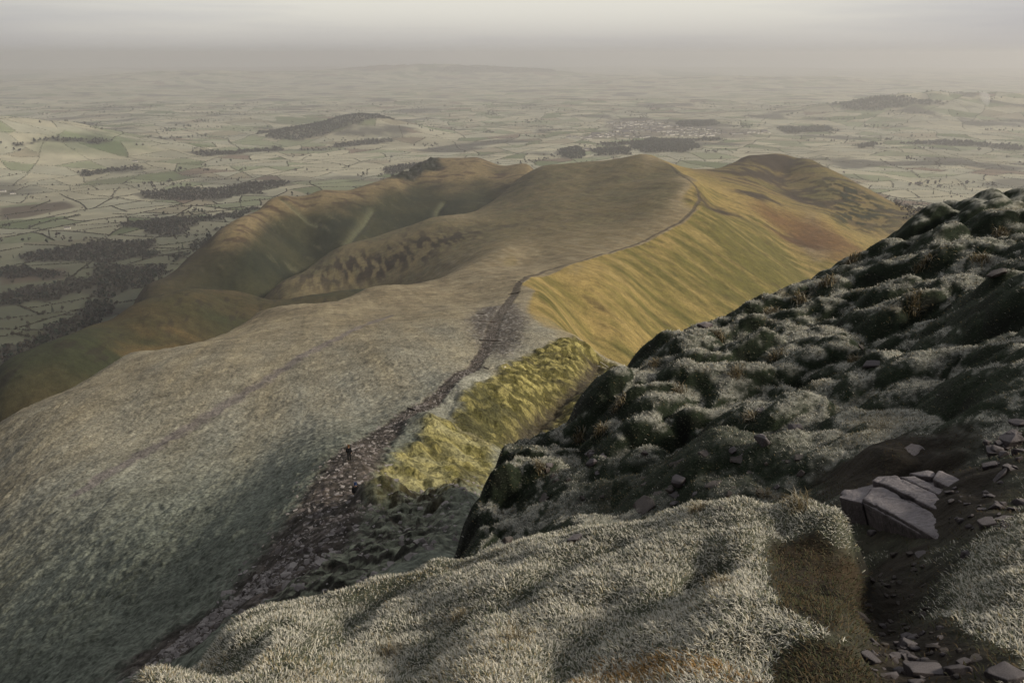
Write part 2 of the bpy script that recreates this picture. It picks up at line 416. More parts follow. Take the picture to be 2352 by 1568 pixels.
def normals(X, Y, Z):
    P = np.stack([X, Y, Z], -1)
    du = np.gradient(P, axis=0); dv = np.gradient(P, axis=1)
    n = np.cross(dv, du)
    n /= np.linalg.norm(n, axis=-1, keepdims=True) + 1e-12
    return np.where(n[..., 2:3] < 0, -n, n)

def material(name, base=None, attr=False, rough=0.95, grain=0.0, gscale=8.0, gdetail=6, grough=.65, rime=None, bump=0.0, bscale=8.0, spec=0.25):
    m = bpy.data.materials.new(name); m.use_nodes = True
    t = m.node_tree; b = t.nodes['Principled BSDF']
    b.inputs['Roughness'].default_value = rough
    b.inputs['Specular IOR Level'].default_value = spec
    src = None
    if attr:
        a = t.nodes.new('ShaderNodeAttribute'); a.attribute_name = 'tone'; src = a.outputs['Color']
    if grain > 0:
        tc = t.nodes.new('ShaderNodeTexCoord'); n = t.nodes.new('ShaderNodeTexNoise')
        n.inputs['Scale'].default_value = gscale; n.inputs['Detail'].default_value = gdetail; n.inputs['Roughness'].default_value = grough
        t.links.new(tc.outputs['Object'], n.inputs['Vector'])
        mr = t.nodes.new('ShaderNodeMapRange'); mr.inputs[1].default_value = 0.3; mr.inputs[2].default_value = 0.7
        mr.inputs[3].default_value = 1 - grain; mr.inputs[4].default_value = 1 + grain
        t.links.new(n.outputs['Fac'], mr.inputs[0])
        mx = t.nodes.new('ShaderNodeMix'); mx.data_type = 'RGBA'; mx.blend_type = 'MULTIPLY'; mx.inputs[0].default_value = 1
        if src is not None: t.links.new(src, mx.inputs[6])
        else: mx.inputs[6].default_value = (*base, 1)
        t.links.new(mr.outputs[0], mx.inputs[7])
        src = mx.outputs[2]
    if rime is not None and src is not None:      # hoar frost settles on what faces the sky
        gn = t.nodes.new('ShaderNodeNewGeometry'); sx = t.nodes.new('ShaderNodeSeparateXYZ'); t.links.new(gn.outputs['Normal'], sx.inputs[0])
        tc = t.nodes.new('ShaderNodeTexCoord'); n = t.nodes.new('ShaderNodeTexNoise'); n.inputs['Scale'].default_value = gscale * 1.7; n.inputs['Detail'].default_value = 8; n.inputs['Roughness'].default_value = .75
        t.links.new(tc.outputs['Object'], n.inputs['Vector'])
        am = t.nodes.new('ShaderNodeMath'); am.operation = 'MULTIPLY_ADD'; am.inputs[1].default_value = 1.5; t.links.new(n.outputs['Fac'], am.inputs[0]); t.links.new(sx.outputs['Z'], am.inputs[2])
        mr = t.nodes.new('ShaderNodeMapRange'); mr.inputs[1].default_value = 1.15; mr.inputs[2].default_value = 1.85; mr.inputs[3].default_value = 0; mr.inputs[4].default_value = .85
        t.links.new(am.outputs[0], mr.inputs[0])
        mx = t.nodes.new('ShaderNodeMix'); mx.data_type = 'RGBA'; mx.inputs[7].default_value = (*rime, 1)
        t.links.new(mr.outputs[0], mx.inputs[0]); t.links.new(src, mx.inputs[6]); src = mx.outputs[2]
    if src is not None: t.links.new(src, b.inputs['Base Color'])
    elif base is not None: b.inputs['Base Color'].default_value = (*base, 1)
    if bump > 0:
        tc = t.nodes.new('ShaderNodeTexCoord'); n = t.nodes.new('ShaderNodeTexNoise')
        n.inputs['Scale'].default_value = bscale; n.inputs['Detail'].default_value = 5; n.inputs['Roughness'].default_value = 0.6
        t.links.new(tc.outputs['Object'], n.inputs['Vector'])
        bp = t.nodes.new('ShaderNodeBump'); bp.inputs['Strength'].default_value = bump; bp.inputs['Distance'].default_value = 0.02
        t.links.new(n.outputs['Fac'], bp.inputs['Height']); t.links.new(bp.outputs[0], b.inputs['Normal'])
    return m

def tuft_texture(m, ang, size, stretch, lo, hi, depth):
    """moor grass: dark gaps between pale tufts, drawn out along the ridge, as colour and relief"""
    t = m.node_tree; b = t.nodes['Principled BSDF']; lk = t.links
    tc = t.nodes.new('ShaderNodeTexCoord'); mp = t.nodes.new('ShaderNodeMapping')
    mp.inputs['Rotation'].default_value = (0, 0, ang); mp.inputs['Scale'].default_value = (1 / size, 1 / (size * stretch), .6 / size)
    lk.new(tc.outputs['Object'], mp.inputs['Vector'])
    n = t.nodes.new('ShaderNodeTexNoise'); n.inputs['Scale'].default_value = 1.0; n.inputs['Detail'].default_value = 5; n.inputs['Roughness'].default_value = .62
    lk.new(mp.outputs[0], n.inputs['Vector'])
    mr = t.nodes.new('ShaderNodeMapRange'); mr.inputs[1].default_value = .40; mr.inputs[2].default_value = .60; mr.inputs[3].default_value = lo; mr.inputs[4].default_value = hi
    lk.new(n.outputs['Fac'], mr.inputs[0])
    old = b.inputs['Base Color'].links[0].from_socket
    mx = t.nodes.new('ShaderNodeMix'); mx.data_type = 'RGBA'; mx.blend_type = 'MULTIPLY'; mx.inputs[0].default_value = 1
    lk.new(old, mx.inputs[6]); lk.new(mr.outputs[0], mx.inputs[7]); lk.new(mx.outputs[2], b.inputs['Base Color'])
    bp = t.nodes.new('ShaderNodeBump'); bp.inputs['Strength'].default_value = 1.0; bp.inputs['Distance'].default_value = depth
    lk.new(n.outputs['Fac'], bp.inputs['Height']); lk.new(bp.outputs[0], b.inputs['Normal'])
    return m

def mixc(a, b, k):
    k = np.asarray(k)[..., None]
    return np.asarray(a) * (1 - k) + np.asarray(b) * k

# ------------------------------------------------------------------ where a ray of the survey meets the ground
def ground_hit(u, v, which='FMP', r0=1.3, r1=45000, n=900, detail=False):
    th, t = ray(u, v)
    def under(r):
        x, y = r * math.sin(th), r * math.cos(th)
        g = np.full(len(r), -1e9)
        if 'F' in which:
            k = r < 75
            if k.any(): g[k] = np.maximum(g[k], zF(x[k], y[k], detail))
        if 'M' in which:
            k = (r > 14) & (r < 4000)
            if k.any(): g[k] = np.maximum(g[k], zM(x[k], y[k], None, False))
        if 'P' in which:
            k = r > 900
            if k.any(): g[k] = np.maximum(g[k], zP(x[k], y[k]))
        return x, y, g, -t * r < g
    r = np.exp(np.linspace(math.log(r0), math.log(r1), n))
    b = under(r)[3]
    i = int(np.argmax(b)) if b.any() else n - 1
    r = np.linspace(r[max(i - 1, 0)], r[i], 60)
    x, y, g, b = under(r)
    i = int(np.argmax(b)) if b.any() else len(r) - 1
    return x[i], y[i], g[i]

def zone(px, which='M'):
    return np.array([ground_hit(u, v, which)[:2] for u, v in px])

def poly_sd(poly, x, y):
    """signed distance to a ground polygon, positive inside"""
    d = np.full(x.shape, 1e18); ins = np.zeros(x.shape, bool)
    n = len(poly)
    for i in range(n):
        ax, ay = poly[i]; bx, by = poly[(i + 1) % n]
        ex, ey = bx - ax, by - ay
        k = np.clip(((x - ax) * ex + (y - ay) * ey) / (ex * ex + ey * ey + 1e-9), 0, 1)
        d = np.minimum(d, (x - ax - k * ex) ** 2 + (y - ay - k * ey) ** 2)
        c = ((ay > y) != (by > y)) & (x < (bx - ax) * (y - ay) / ((by - ay) if abs(by - ay) > 1e-9 else 1e-9) + ax)
        ins ^= c
    return np.where(ins, 1, -1) * np.sqrt(d)

def line_d(pts, x, y):
    d = np.full(x.shape, 1e18); w = np.zeros(x.shape)
    for i in range(len(pts) - 1):
        ax, ay, aw = pts[i]; bx, by, bw = pts[i + 1]
        ex, ey = bx - ax, by - ay
        k = np.clip(((x - ax) * ex + (y - ay) * ey) / (ex * ex + ey * ey + 1e-9), 0, 1)
        q = (x - ax - k * ex) ** 2 + (y - ay - k * ey) ** 2
        m = q < d
        d = np.where(m, q, d); w = np.where(m, aw + (bw - aw) * k, w)
    return np.sqrt(d), w
#==TERRAIN==
# ------------------------------------------------------------------ vegetation colours (linear albedo)
PALE, FROST, BROWN, GOLD, OLIVE = (.39,.333,.22), (.45,.46,.395), (.17,.125,.07), (.37,.275,.10), (.13,.12,.03)
HEATHER, DGREEN, BRACKEN, SOIL, STONE = (.052,.040,.030), (.055,.062,.034), (.165,.088,.038), (.085,.058,.052), (.34,.30,.31)
PATH = [(400,1470,6.5),(560,1370,8),(650,1290,9),(720,1190,7.5),(790,1080,6),(850,1000,5),(945,930,3.9),(1020,893,3.4),(1085,850,3.4),(1120,800,4.2),(1135,760,4.5),(1160,715,4.5),(1178,690,4.6),(1192,655,4.4),(1215,638,4),(1250,627,3),(1318,611,2.6),
        (1380,590,2.6),(1440,572,2.6),(1500,545,2.6),(1560,514,3.2),(1590,490,3.6),(1607,465,3.8),(1604,445,3.5),(1575,415,2.6),(1530,380,2.4),(1505,366,2.2)]
PATH_W = np.array([(*ground_hit(u, v, 'M')[:2], wd) for u, v, wd in PATH])
TRACK_W = np.array([(*ground_hit(u, v, 'M')[:2], wd) for u, v, wd in [(180,1120,2.2),(330,1020,2.6),(480,935,3.0),(620,865,3.0),(760,795,2.8),(900,735,2.2)]])
Z_PLAT = zone([(1072,745),(1110,716),(1190,708),(1212,748),(1200,788),(1160,826),(1105,800),(1078,770)])
Z_BREAK = zone([(832,1140),(900,1040),(985,963),(1060,903),(1200,817),(1320,786),(1440,857),(1400,880),(1300,970),(1150,1040),(1000,1140),(880,1155)])
Z_RUBBLE = zone([(835,1152),(1100,1092),(1060,1170),(1040,1250),(860,1320),(700,1385),(520,1440),(600,1350),(760,1240)])
Z_HEATH = zone([(640,655),(800,590),(1000,540),(1130,525),(1000,580),(760,652)])
Z_BRACK = zone([(1760,490),(1830,500),(1960,560),(1975,596),(1900,580),(1800,530)])
Z_HILLH = [zone(q) for q in ([(1640,385),(1720,390),(1800,405),(1790,420),(1700,405)], [(1720,360),(1800,356),(1850,372),(1740,378)], [(1790,430),(1830,440),(1880,470),(1830,462)], [(1780,530),(1830,540),(1900,570),(1850,562)], [(1600,470),(1640,478),(1700,490),(1640,488)], [(1690,440),(1760,452),(1800,470),(1740,462)])]
Z_GORSE = zone([(1890,410),(1960,430),(2030,470),(2060,510),(1990,530),(1920,510),(1900,460)])

def line_zone(px, w_): return np.array([(*ground_hit(u, v, 'M')[:2], w_) for u, v in px])
Z_BR1 = zone([(835,1140),(900,1045),(982,966),(1128,1042),(1095,1088),(880,1155)])
Z_BR2 = zone([(992,964),(1055,908),(1105,880),(1165,930),(1150,1012),(1133,1037)])
ARETE_W = line_zone([(985,962),(1030,985),(1080,1012),(1130,1040)], 1.0)
GULLY_W = line_zone([(1372,828),(1340,862),(1290,905),(1235,955),(1175,1005)], 3.0)
Z_CRAG = zone([(905,408),(922,396),(958,377),(1000,370),(1012,384),(965,397),(925,411)])
RILL_W = [line_zone([(800,558),(815,535),(835,510),(856,482)], 9.0), line_zone([(996,500),(1006,485),(1020,466)], 9.0), line_zone([(640,455),(700,500),(730,515)], 7.0)]
CREST_W = []
for u_, v_, r_ in ((1180,680,400),(1222,640,510),(1325,611,640),(1440,575,780),(1572,515,1000),(1612,480,1150),(1620,445,1320),(1600,420,1500),(1548,390,1750),(1500,362,2000)):
    th_, t_ = ray(u_, v_); CREST_W.append((r_ * math.sin(th_), r_ * math.cos(th_), 1.0))
LIPS = []
for u_, v_, r_, am_, sg_ in ((842,1150,53.5,1.15,1.4),(872,1152,53,0.8,1.6)):
    th_, t_ = ray(u_, v_); LIPS.append((r_ * math.sin(th_), r_ * math.cos(th_), am_, sg_))

def build_hill():
    spec = (15, 4300, 1350, -47, 47, 1500)
    X, Y, R = polar(*spec)
    sp = np.maximum(R * 0.0023, R * 0.0011)
    m, s_, l_ = polar_tps(tMAIN, spec), polar_tps(tSPUR, spec), polar_tps(tLOWER, spec)
    Z0 = join_M(X, Y, m, s_, l_)
    Z = Z0 + tussock(X, Y, R, sp) * sstep(10, 30, R)
    cd, _ = line_d(CREST_W, X, Y)
    cusp = sstep(330, 480, R) * sstep(2300, 1800, R) * .0042 * R * np.exp(-cd / (.020 * R))
    Z = Z + cusp; Z0 = Z0 + cusp; m = m + cusp
    other = (R > 380) & (Z0 - m > 0.5)
    th = np.arctan2(X, Y)
    spur = other & (R > 1150); low = other & ~spur
    # crag on the spur and roughness on the eastern break
    br = poly_sd(Z_BREAK, X, Y)
    kb = sstep(-1.4, 1.4, br + 2.2 * fbm(X / 5, Y / 5, 309, 4))
    ru = sstep(-2, 3, poly_sd(Z_RUBBLE, X, Y))
    bl = fbm(X / 7, Y / 7, 301, 4)
    h1, _ = worley(X / 3.1, Y / 2.4, 303)
    ard, _ = line_d(ARETE_W, X, Y); gud, gw = line_d(GULLY_W, X, Y)
    Z = Z + 2.2 * np.exp(-ard / 4.5) * sstep(60, 75, R) - 3.0 * np.exp(-(gud / 4.0) ** 2)
    rockband = sstep(0.25, 0.5, fbm(X / 16 + 3, Y / 30, 305, 3))
    for cx, cy, am, sg in LIPS: Z = Z + am * np.exp(-((X - cx) ** 2 + (Y - cy) ** 2) / (2 * sg * sg))
    Z = Z + kb * (.55 * fbm(X / 2.0, Y / 2.0, 308, 4) + 1.6 * bl + 0.8 * (0.5 - h1) - 2.2 * rockband * sstep(2, 9, br)) + ru * (0.8 * (0.4 - h1) + 0.8 * fbm(X / 2.0, Y / 2.0, 307, 4) - .75)
    nrm = normals(X, Y, Z)
    nb = normals(X, Y, Z0)          # aspect of the plain landform
    east = sstep(0.05, 0.20, nb[..., 0] + .05 * fbm(X / 12, Y / 12, 310, 3)) * (~other)
    ca, sa = math.cos(RAD(-14)), math.sin(RAD(-14))
    A = X * ca - Y * sa; B = X * sa + Y * ca
    streak = fbm(A / 9, B / 55, 311, 4); fine = fbm(A / .8, B / 1.0, 313, 4); broad = fbm(X / 130, Y / 130, 315, 4); mid = fbm(A / 24, B / 60, 317, 4)
    down = fbm((X * .5 + Y) / 22, (X - Y * .5) / 70, 319, 5)
    col = np.empty(X.shape + (3,)); col[:] = PALE
    col = mixc(col, BROWN, np.clip(0.30 + 0.6 * streak + 0.3 * mid, 0, 0.8))
    # hoar frost lies thicker the higher the ground
    fr = sstep(-150, -30, Z + 14 * broad)
    col = mixc(col, FROST, np.clip(fr * 1.05 - 0.10 + 0.55 * streak + 0.35 * fine, 0, 0.9) * (0.25 + 0.75 * fr))
    col = mixc(col, (.095, .125, .098), sstep(165, 60, R) * .74)  # thin greenish frost near the viewpoint, with the slope's shade put into the colour
    col = mixc(col, (.075, .095, .065), np.clip(-fine * 1.3 - 0.16 + 0.3 * mid, 0, .7) * sstep(420, 150, R))
    crest = sstep(500, 1000, R) * (~other)
    col = mixc(col, (.27, .205, .10), crest * np.clip(0.55 + streak, 0, 1) * 0.7)
    # west flank of the ridge: rough brown and green moor with dark heather streaks
    west = sstep(0.06, -0.14, nb[..., 0]) * sstep(600, 1350, R) * (~other)
    wc = mixc(np.broadcast_to(np.array((.19, .155, .078)), col.shape), (.115, .112, .052), np.clip(0.4 + 1.2 * broad + mid, 0, 1))
    wc = mixc(wc, (.075, .062, .036), sstep(0.05, 0.3, fbm(A / 14, B / 90, 318, 5) + 0.3 * broad) * 0.7)
    col = mixc(col, wc, west * 0.8)
    hz = sstep(-60, 30, poly_sd(Z_HEATH, X, Y) + 60 * fbm(A / 40, B / 120, 327, 4)) * (~other)
    col = mixc(col, HEATHER, hz * sstep(-0.10, 0.14, fbm(A / 12, B / 70, 328, 5)) * 0.95)
    # east face: golden mat grass with olive streaks running down the slope
    ec = mixc(np.broadcast_to(np.array(GOLD), col.shape), OLIVE, np.clip(sstep(0.26, 0.46, nb[..., 0]) * 0.40 + sstep(560, 760, R) * sstep(1500, 1150, R) * .5 + 1.1 * down + 0.4 * broad - 0.05, 0, .95))
    ec = mixc(ec, (.10, .075, .03), sstep(0.28, 0.5, fbm(X / 40, Y / 28, 321, 4)) * .6)
    ec = mixc(ec, (.36, .30, .13), np.clip(-down * 1.2 - .3, 0, .5))
    col = mixc(col, ec, east * sstep(190, 330, R))
    far_hill = sstep(RAD(11), RAD(14), th) * sstep(1500, 1900, R)
    col = mixc(col, mixc(np.broadcast_to(np.array((.215, .155, .068)), col.shape), (.135, .12, .042), np.clip(.5 + 1.4 * broad, 0, 1)), far_hill * .85)
    col = mixc(col, HEATHER, far_hill * sstep(.08, .18, fbm((X + .4 * Y) / 120, (Y - .4 * X) / 45, 329, 5)) * .8)
    for k, q in enumerate(Z_HILLH):
        d = poly_sd(q, X, Y)
        col = mixc(col, HEATHER, sstep(-30, 15, d + 60 * fbm(X / 45, Y / 45, 330 + k, 4)) * .95)
    d = poly_sd(Z_BRACK, X, Y)
    col = mixc(col, BRACKEN, sstep(-90, 40, d + 60 * fbm(X / 70, Y / 70, 341, 3)) * .9)
    d = poly_sd(Z_GORSE, X, Y)
    gq = fbm(X / 38, Y / 38, 343, 4)
    gm = sstep(-60, 40, d) * sstep(-.02, 0.06, gq)
    col = mixc(col, (.026, .032, .016), gm * .97); Z = Z + 2.5 * gm
    # the long spur: heather and bent grass on top, dark bracken and wet green on the steep side
    top = sstep(0.955, 0.988, nb[..., 2])
    face = mixc(np.broadcast_to(np.array((.055, .056, .028)), col.shape), (.026, .032, .018), np.clip(.5 + 1.6 * fbm(X / 110, Y / 110, 351, 4), 0, 1))
    face = mixc(face, (.13, .13, .075), sstep(.22, .5, fbm((X - Y) / 120, (X + Y) / 26, 353, 4)) * .55)
    face = mixc(face, (.095, .062, .035), sstep(-450, -760, X) * .8)
    tp = mixc(np.broadcast_to(np.array((.25, .195, .105)), col.shape), (.09, .055, .04), sstep(0.05, .3, fbm(X / 60, Y / 26, 355, 4)) * .85)
    col = np.where(spur[..., None], mixc(face, tp, sstep(-352, -318, Z + 18 * broad) * sstep(-900, -500, X + 100 * broad)), col)
    cg = sstep(-25, 15, poly_sd(Z_CRAG, X, Y) + 18 * fbm(X / 30, Y / 30, 381, 4)) * spur
    col = mixc(col, mixc(np.broadcast_to(np.array((.028, .032, .022)), col.shape), (.12, .115, .11), sstep(.2, .4, fbm(X / 14, Y / 14, 383, 4))), cg * .92)
    Z = Z + cg * 4 * fbm(X / 22, Y / 22, 385, 4)
    for q in RILL_W:
        d, wd = line_d(q, X, Y); col = mixc(col, (.15, .155, .095), np.exp(-(d / wd) ** 2) * spur * .32); Z = Z - 2.5 * np.exp(-(d / wd) ** 2) * spur
    lowc = mixc(np.broadcast_to(np.array((.088, .070, .035)), col.shape), (.046, .052, .026), np.clip(.4 + 1.5 * fbm(X / 90, Y / 150, 357, 4), 0, 1))
    cg = sstep(-25, 15, poly_sd(Z_CRAG, X, Y) + 18 * fbm(X / 30, Y / 30, 381, 4)) * spur
    col = mixc(col, mixc(np.broadcast_to(np.array((.028, .032, .022)), col.shape), (.12, .115, .11), sstep(.2, .4, fbm(X / 14, Y / 14, 383, 4))), cg * .92)
    Z = Z + cg * 4 * fbm(X / 22, Y / 22, 385, 4)
    for q in RILL_W:
        d, wd = line_d(q, X, Y); col = mixc(col, (.15, .155, .095), np.exp(-(d / wd) ** 2) * spur * .32); Z = Z - 2.5 * np.exp(-(d / wd) ** 2) * spur
    lowc = mixc(lowc, (.035, .03, .022), sstep(.15, .4, streak) * .7)
    cg = sstep(-25, 15, poly_sd(Z_CRAG, X, Y) + 18 * fbm(X / 30, Y / 30, 381, 4)) * spur
    col = mixc(col, mixc(np.broadcast_to(np.array((.028, .032, .022)), col.shape), (.12, .115, .11), sstep(.2, .4, fbm(X / 14, Y / 14, 383, 4))), cg * .92)
    Z = Z + cg * 4 * fbm(X / 22, Y / 22, 385, 4)
    for q in RILL_W:
        d, wd = line_d(q, X, Y); col = mixc(col, (.15, .155, .095), np.exp(-(d / wd) ** 2) * spur * .32); Z = Z - 2.5 * np.exp(-(d / wd) ** 2) * spur
    lowc = mixc(lowc, (.17, .12, .055), sstep(0.2, .5, fbm(X / 80, Y / 80, 359, 3)) * .6)
    col = np.where(low[..., None], lowc, col)
    # broken eastern edge: moss green, straw and wet rock
    bc = mixc(np.broadcast_to(np.array((.098, .088, .013)), col.shape), (.37, .325, .11), sstep(.0, .20, fbm(X / 2.4, Y / 2.4, 361, 5) + 0.35 * bl + .10 * sstep(115, 70, R)))
    bc = mixc(bc, (.07, .062, .02), sstep(.12, .42, fbm(X / 8 + 9, Y / 8, 363, 5)) * .8)
    bc = mixc(bc, (.055, .042, .035), rockband * sstep(.75, .45, nrm[..., 2]) * .8)
    n3 = fbm(X / 4, Y / 4, 367, 4)
    bc = mixc(bc, (.36, .335, .17), sstep(-2, 3, poly_sd(Z_BR1, X, Y) + 2.5 * n3) * np.clip(.55 + 1.1 * n3, 0, .85))
    bc = mixc(bc, (.06, .058, .014), sstep(-3, 3, poly_sd(Z_BR2, X, Y) + 3 * n3) * np.clip(.7 + n3, 0, .9))
    bc = mixc(bc, (.045, .034, .024), np.exp(-((gud + 1.5 * n3) / (.8 * gw)) ** 2) * .9)
    bc = mixc(bc, (.40, .36, .20), np.exp(-(ard / 1.2) ** 2) * .5 * (R < 130))
    col = mixc(col, bc, kb * .92)
    # rubble slope: dark peat, frosted turf scraps and stones
    rc = mixc(np.broadcast_to(np.array((.034, .030, .024)), col.shape), (.26, .28, .21), sstep(-.02, .22, fbm(X / 1.1, Y / .8, 365, 5) + .9 * (nrm[..., 2] - .72)))
    col = mixc(col, rc, ru * .9)
    # trodden path, stony platform and the scree strip
    d, wd = line_d(PATH_W, X, Y)
    nz = fbm(X / 1.6, Y / 1.6, 371, 4)
    pm = sstep(0.62, 0.38, d / (wd * (1 + .35 * sstep(450, 900, R))) + .22 * nz)
    st = sstep(.16, .34, perlin(X / .55, Y / .30, 373) * .7 + .35 * nz)
    pc = mixc(np.broadcast_to(np.array((.050, .040, .034)), col.shape), (.145, .118, .105), sstep(-.15, .45, nz))
    pc = mixc(pc, STONE, st * .28 * sstep(170, 60, R))
    edge = sstep(1.3, .6, d / wd + .3 * nz) * sstep(500, 120, R)
    col = mixc(col, (.25, .205, .175), edge * .35 * st)
    col = mixc(col, pc, pm * (.75 + .18 * sstep(500, 150, R)))
    Z = Z - 0.22 * pm * (R < 500) - 0.7 * pm * (R > 900)
    pl = sstep(-4, 4, poly_sd(Z_PLAT, X, Y) + 5 * nz)
    col = mixc(col, mixc(np.broadcast_to(np.array((.105, .09, .078)), col.shape), (.36, .34, .32), sstep(.05, .5, perlin(X / 1.1, Y / .5, 375))), pl * (1 - pm * .8) * .92)
    d, wd = line_d(TRACK_W, X, Y)
    col = mixc(col, (.235, .205, .20), sstep(1.1, .3, d / wd + .8 * fbm(X / 2, Y / 5, 377, 3)) * .75)
    col *= (1 + 0.20 * fine + .10 * broad)[..., None]
    global HILL; HILL = (spec, Z)
    P = np.stack([X, Y, Z], -1).reshape(-1, 3)
    o = mesh_obj('hill', P, grid_faces(*X.shape), tuft_texture(material('moorland', attr=True, grain=.55, gscale=.09, gdetail=13, grough=.80), RAD(-14), .42, 1.05, .58, 1.24, .28), col=col.reshape(-1, 3))
    tag(o, 'frosted grassy mountain ridge with a trodden path along its crest', None, None, 'structure')
build_hill()

def hill_z(x, y):
    """height of the built ridge mesh"""
    (r0, r1, nr, a0, a1, na), Z = HILL
    i = np.clip(np.log(np.hypot(x, y) / r0) / math.log(r1 / r0) * (nr - 1), 0, nr - 1.01)
    j = np.clip((np.arctan2(x, y) - RAD(a0)) / RAD(a1 - a0) * (na - 1), 0, na - 1.01)
    a, b = i.astype(int), j.astype(int); f, g = i - a, j - b
    return Z[a, b] * (1 - f) * (1 - g) + Z[a + 1, b] * f * (1 - g) + Z[a, b + 1] * (1 - f) * g + Z[a + 1, b + 1] * f * g

# ------------------------------------------------------------------ the farmed plain
def warp(x, y):
    return (x + 170 * fbm(x / 1500, y / 1500, 401, 2) + 40 * perlin(x / 380, y / 380, 405), y + 170 * fbm(x / 1500, y / 1500, 411, 2) + 40 * perlin(x / 380, y / 380, 415))
def unwarp(x, y):
    a, b = x.copy(), y.copy()
    for _ in range(5):
        wx, wy = warp(a, b); a = a + (x - wx); b = b + (y - wy)
    return a, b

class Fields:
    """field system cut by repeated splitting; keeps every boundary for the hedges"""
    def __init__(self):
        self.seg = []; self.nodes = []; self.nleaf = 0
        r = random.Random(5)
        root = [(-17000., 700.), (17000., 700.), (17000., 24000.), (-17000., 24000.)]
        self.root = self.split(root, 0, r)
    def split(self, poly, lev, r):
        ar = 0.5 * abs(sum(poly[i][0] * poly[(i + 1) % len(poly)][1] - poly[(i + 1) % len(poly)][0] * poly[i][1] for i in range(len(poly))))
        cx = sum(p[0] for p in poly) / len(poly); cy = sum(p[1] for p in poly) / len(poly)
        rr = math.hypot(cx, cy)
        if rr > 1000 and abs(cx) > 1.15 * cy + 3000: target = 5e5
        else: target = (26000 + 4.6 * rr) * r.choice((.6, 1.0, 1.0, 1.7))
        if ar < target or lev > 24:
            self.nleaf += 1; return self.nleaf - 1
        # split across the longest extent, a little askew
        best = None
        for k in range(8):
            a = k * math.pi / 8; ca, sa = math.cos(a), math.sin(a)
            q = [p[0] * ca + p[1] * sa for p in poly]
            e = max(q) - min(q)
            if best is None or e > best[0]: best = (e, a, min(q), max(q))
        a = best[1] + r.gauss(0, .16); ca, sa = math.cos(a), math.sin(a)
        q = [p[0] * ca + p[1] * sa for p in poly]
        c = min(q) + (max(q) - min(q)) * r.uniform(.36, .64)
        L, R_, cut = [], [], []
        for i in range(len(poly)):
            p, n = poly[i], poly[(i + 1) % len(poly)]; dp, dn = q[i] - c, q[(i + 1) % len(poly)] - c
            (L if dp < 0 else R_).append(p)
            if (dp < 0) != (dn < 0):
                t = dp / (dp - dn); m = (p[0] + (n[0] - p[0]) * t, p[1] + (n[1] - p[1]) * t)
                L.append(m); R_.append(m); cut.append(m)
        if len(cut) == 2: self.seg.append((*cut[0], *cut[1], lev))
        i = len(self.nodes); self.nodes.append(None)
        l = self.split(L, lev + 1, r); rt = self.split(R_, lev + 1, r)
        self.nodes[i] = (ca, sa, c, l, rt)
        return -1 - i
    def leaf(self, x, y):
        out = np.zeros(x.size, np.int32)
        stack = [(self.root, np.arange(x.size))]
        while stack:
            n, ix = stack.pop()
            if not len(ix): continue
            if n >= 0: out[ix] = n; continue
            ca, sa, c, l, r = self.nodes[-1 - n]
            m = x[ix] * ca + y[ix] * sa < c
            stack.append((l, ix[m])); stack.append((r, ix[~m]))
        return out
FIELDS = Fields()

def pz(px): return zone(px, 'P')
WOODS = [  # (ground outline, tree spacing, conifer share)
 (pz([(330,440),(420,432),(500,430),(640,412),(660,424),(600,445),(480,460),(345,456)]), 15, .05),
 (pz([(1440,335),(1490,317),(1590,323),(1602,340),(1560,352),(1460,350)]), 17, .95),
 (pz([(1355,345),(1440,338),(1450,356),(1370,358)]), 17, .7), (pz([(1280,345),(1330,338),(1345,352),(1335,366),(1290,362)]), 16, .85),
 (pz([(595,302),(700,290),(780,268),(870,262),(905,276),(820,283),(720,318),(620,324)]), 19, .3),
 (pz([(40,592),(120,572),(210,556),(350,552),(372,585),(250,606),(60,606)]), 11, .2),
 (pz([(220,610),(330,622),(420,585),(540,495),(560,490),(500,540),(410,610),(300,668),(235,720),(215,700),(250,660)]), 11, .35),
 (pz([(0,800),(110,760),(225,690),(250,700),(215,745),(130,800),(0,850)]), 11, .3),
 (pz([(265,516),(390,500),(440,508),(340,532)]), 12, .1), (pz([(330,520),(560,482),(600,478),(520,500),(380,548)]), 12, .2),
 (pz([(1545,281),(1640,277),(1655,289),(1560,293)]), 20, .4), (pz([(1785,293),(1900,290),(1925,302),(1810,307)]), 20, .4),
 (pz([(1900,240),(2080,222),(2180,236),(2080,246),(1960,256)]), 28, .3), (pz([(760,330),(900,320),(905,326),(780,340)]), 20, .2),
 (pz([(60,660),(200,640),(215,660),(120,690),(0,705),(0,680)]), 11, .15), (pz([(0,618),(70,612),(150,628),(120,640),(0,640)]), 11, .2),
 (pz([(880,392),(910,380),(990,372),(985,380),(900,402)]), 14, .2), (pz([(1380,330),(1650,318),(1660,322),(1400,338)]), 20, .2),
 (pz([(1000,160),(1270,158),(1275,166),(1010,167)]), 60, .4), (pz([(30,330),(260,322),(255,328),(40,338)]), 17, .3),
 (pz([(2060,330),(2160,322),(2352,336),(2352,346),(2150,333)]), 20, .3),(pz([(1960,335),(2010,328),(2020,336),(1975,341)]), 18, .3),
 (pz([(440,350),(640,338),(650,346),(460,360)]), 18, .1),(pz([(180,395),(330,380),(340,388),(190,405)]), 16, .1),
]
Z_MOOR = [pz([(0,478),(150,462),(175,476),(60,500),(0,506)]), pz([(0,628),(150,615),(150,640),(0,655)])]
Z_GREEN = [pz([(70,320),(140,304),(250,302),(330,340),(180,356),(60,350)])]
Z_TOWN = pz([(1390,278),(1500,276),(1560,288),(1640,292),(1760,300),(1700,318),(1560,314),(1420,320),(1340,322),(1300,316),(1400,305)])

def spc_w(q):
    return float(np.clip(.16 * math.sqrt(np.ptp(q[:, 0]) * np.ptp(q[:, 1])), 30, 120))

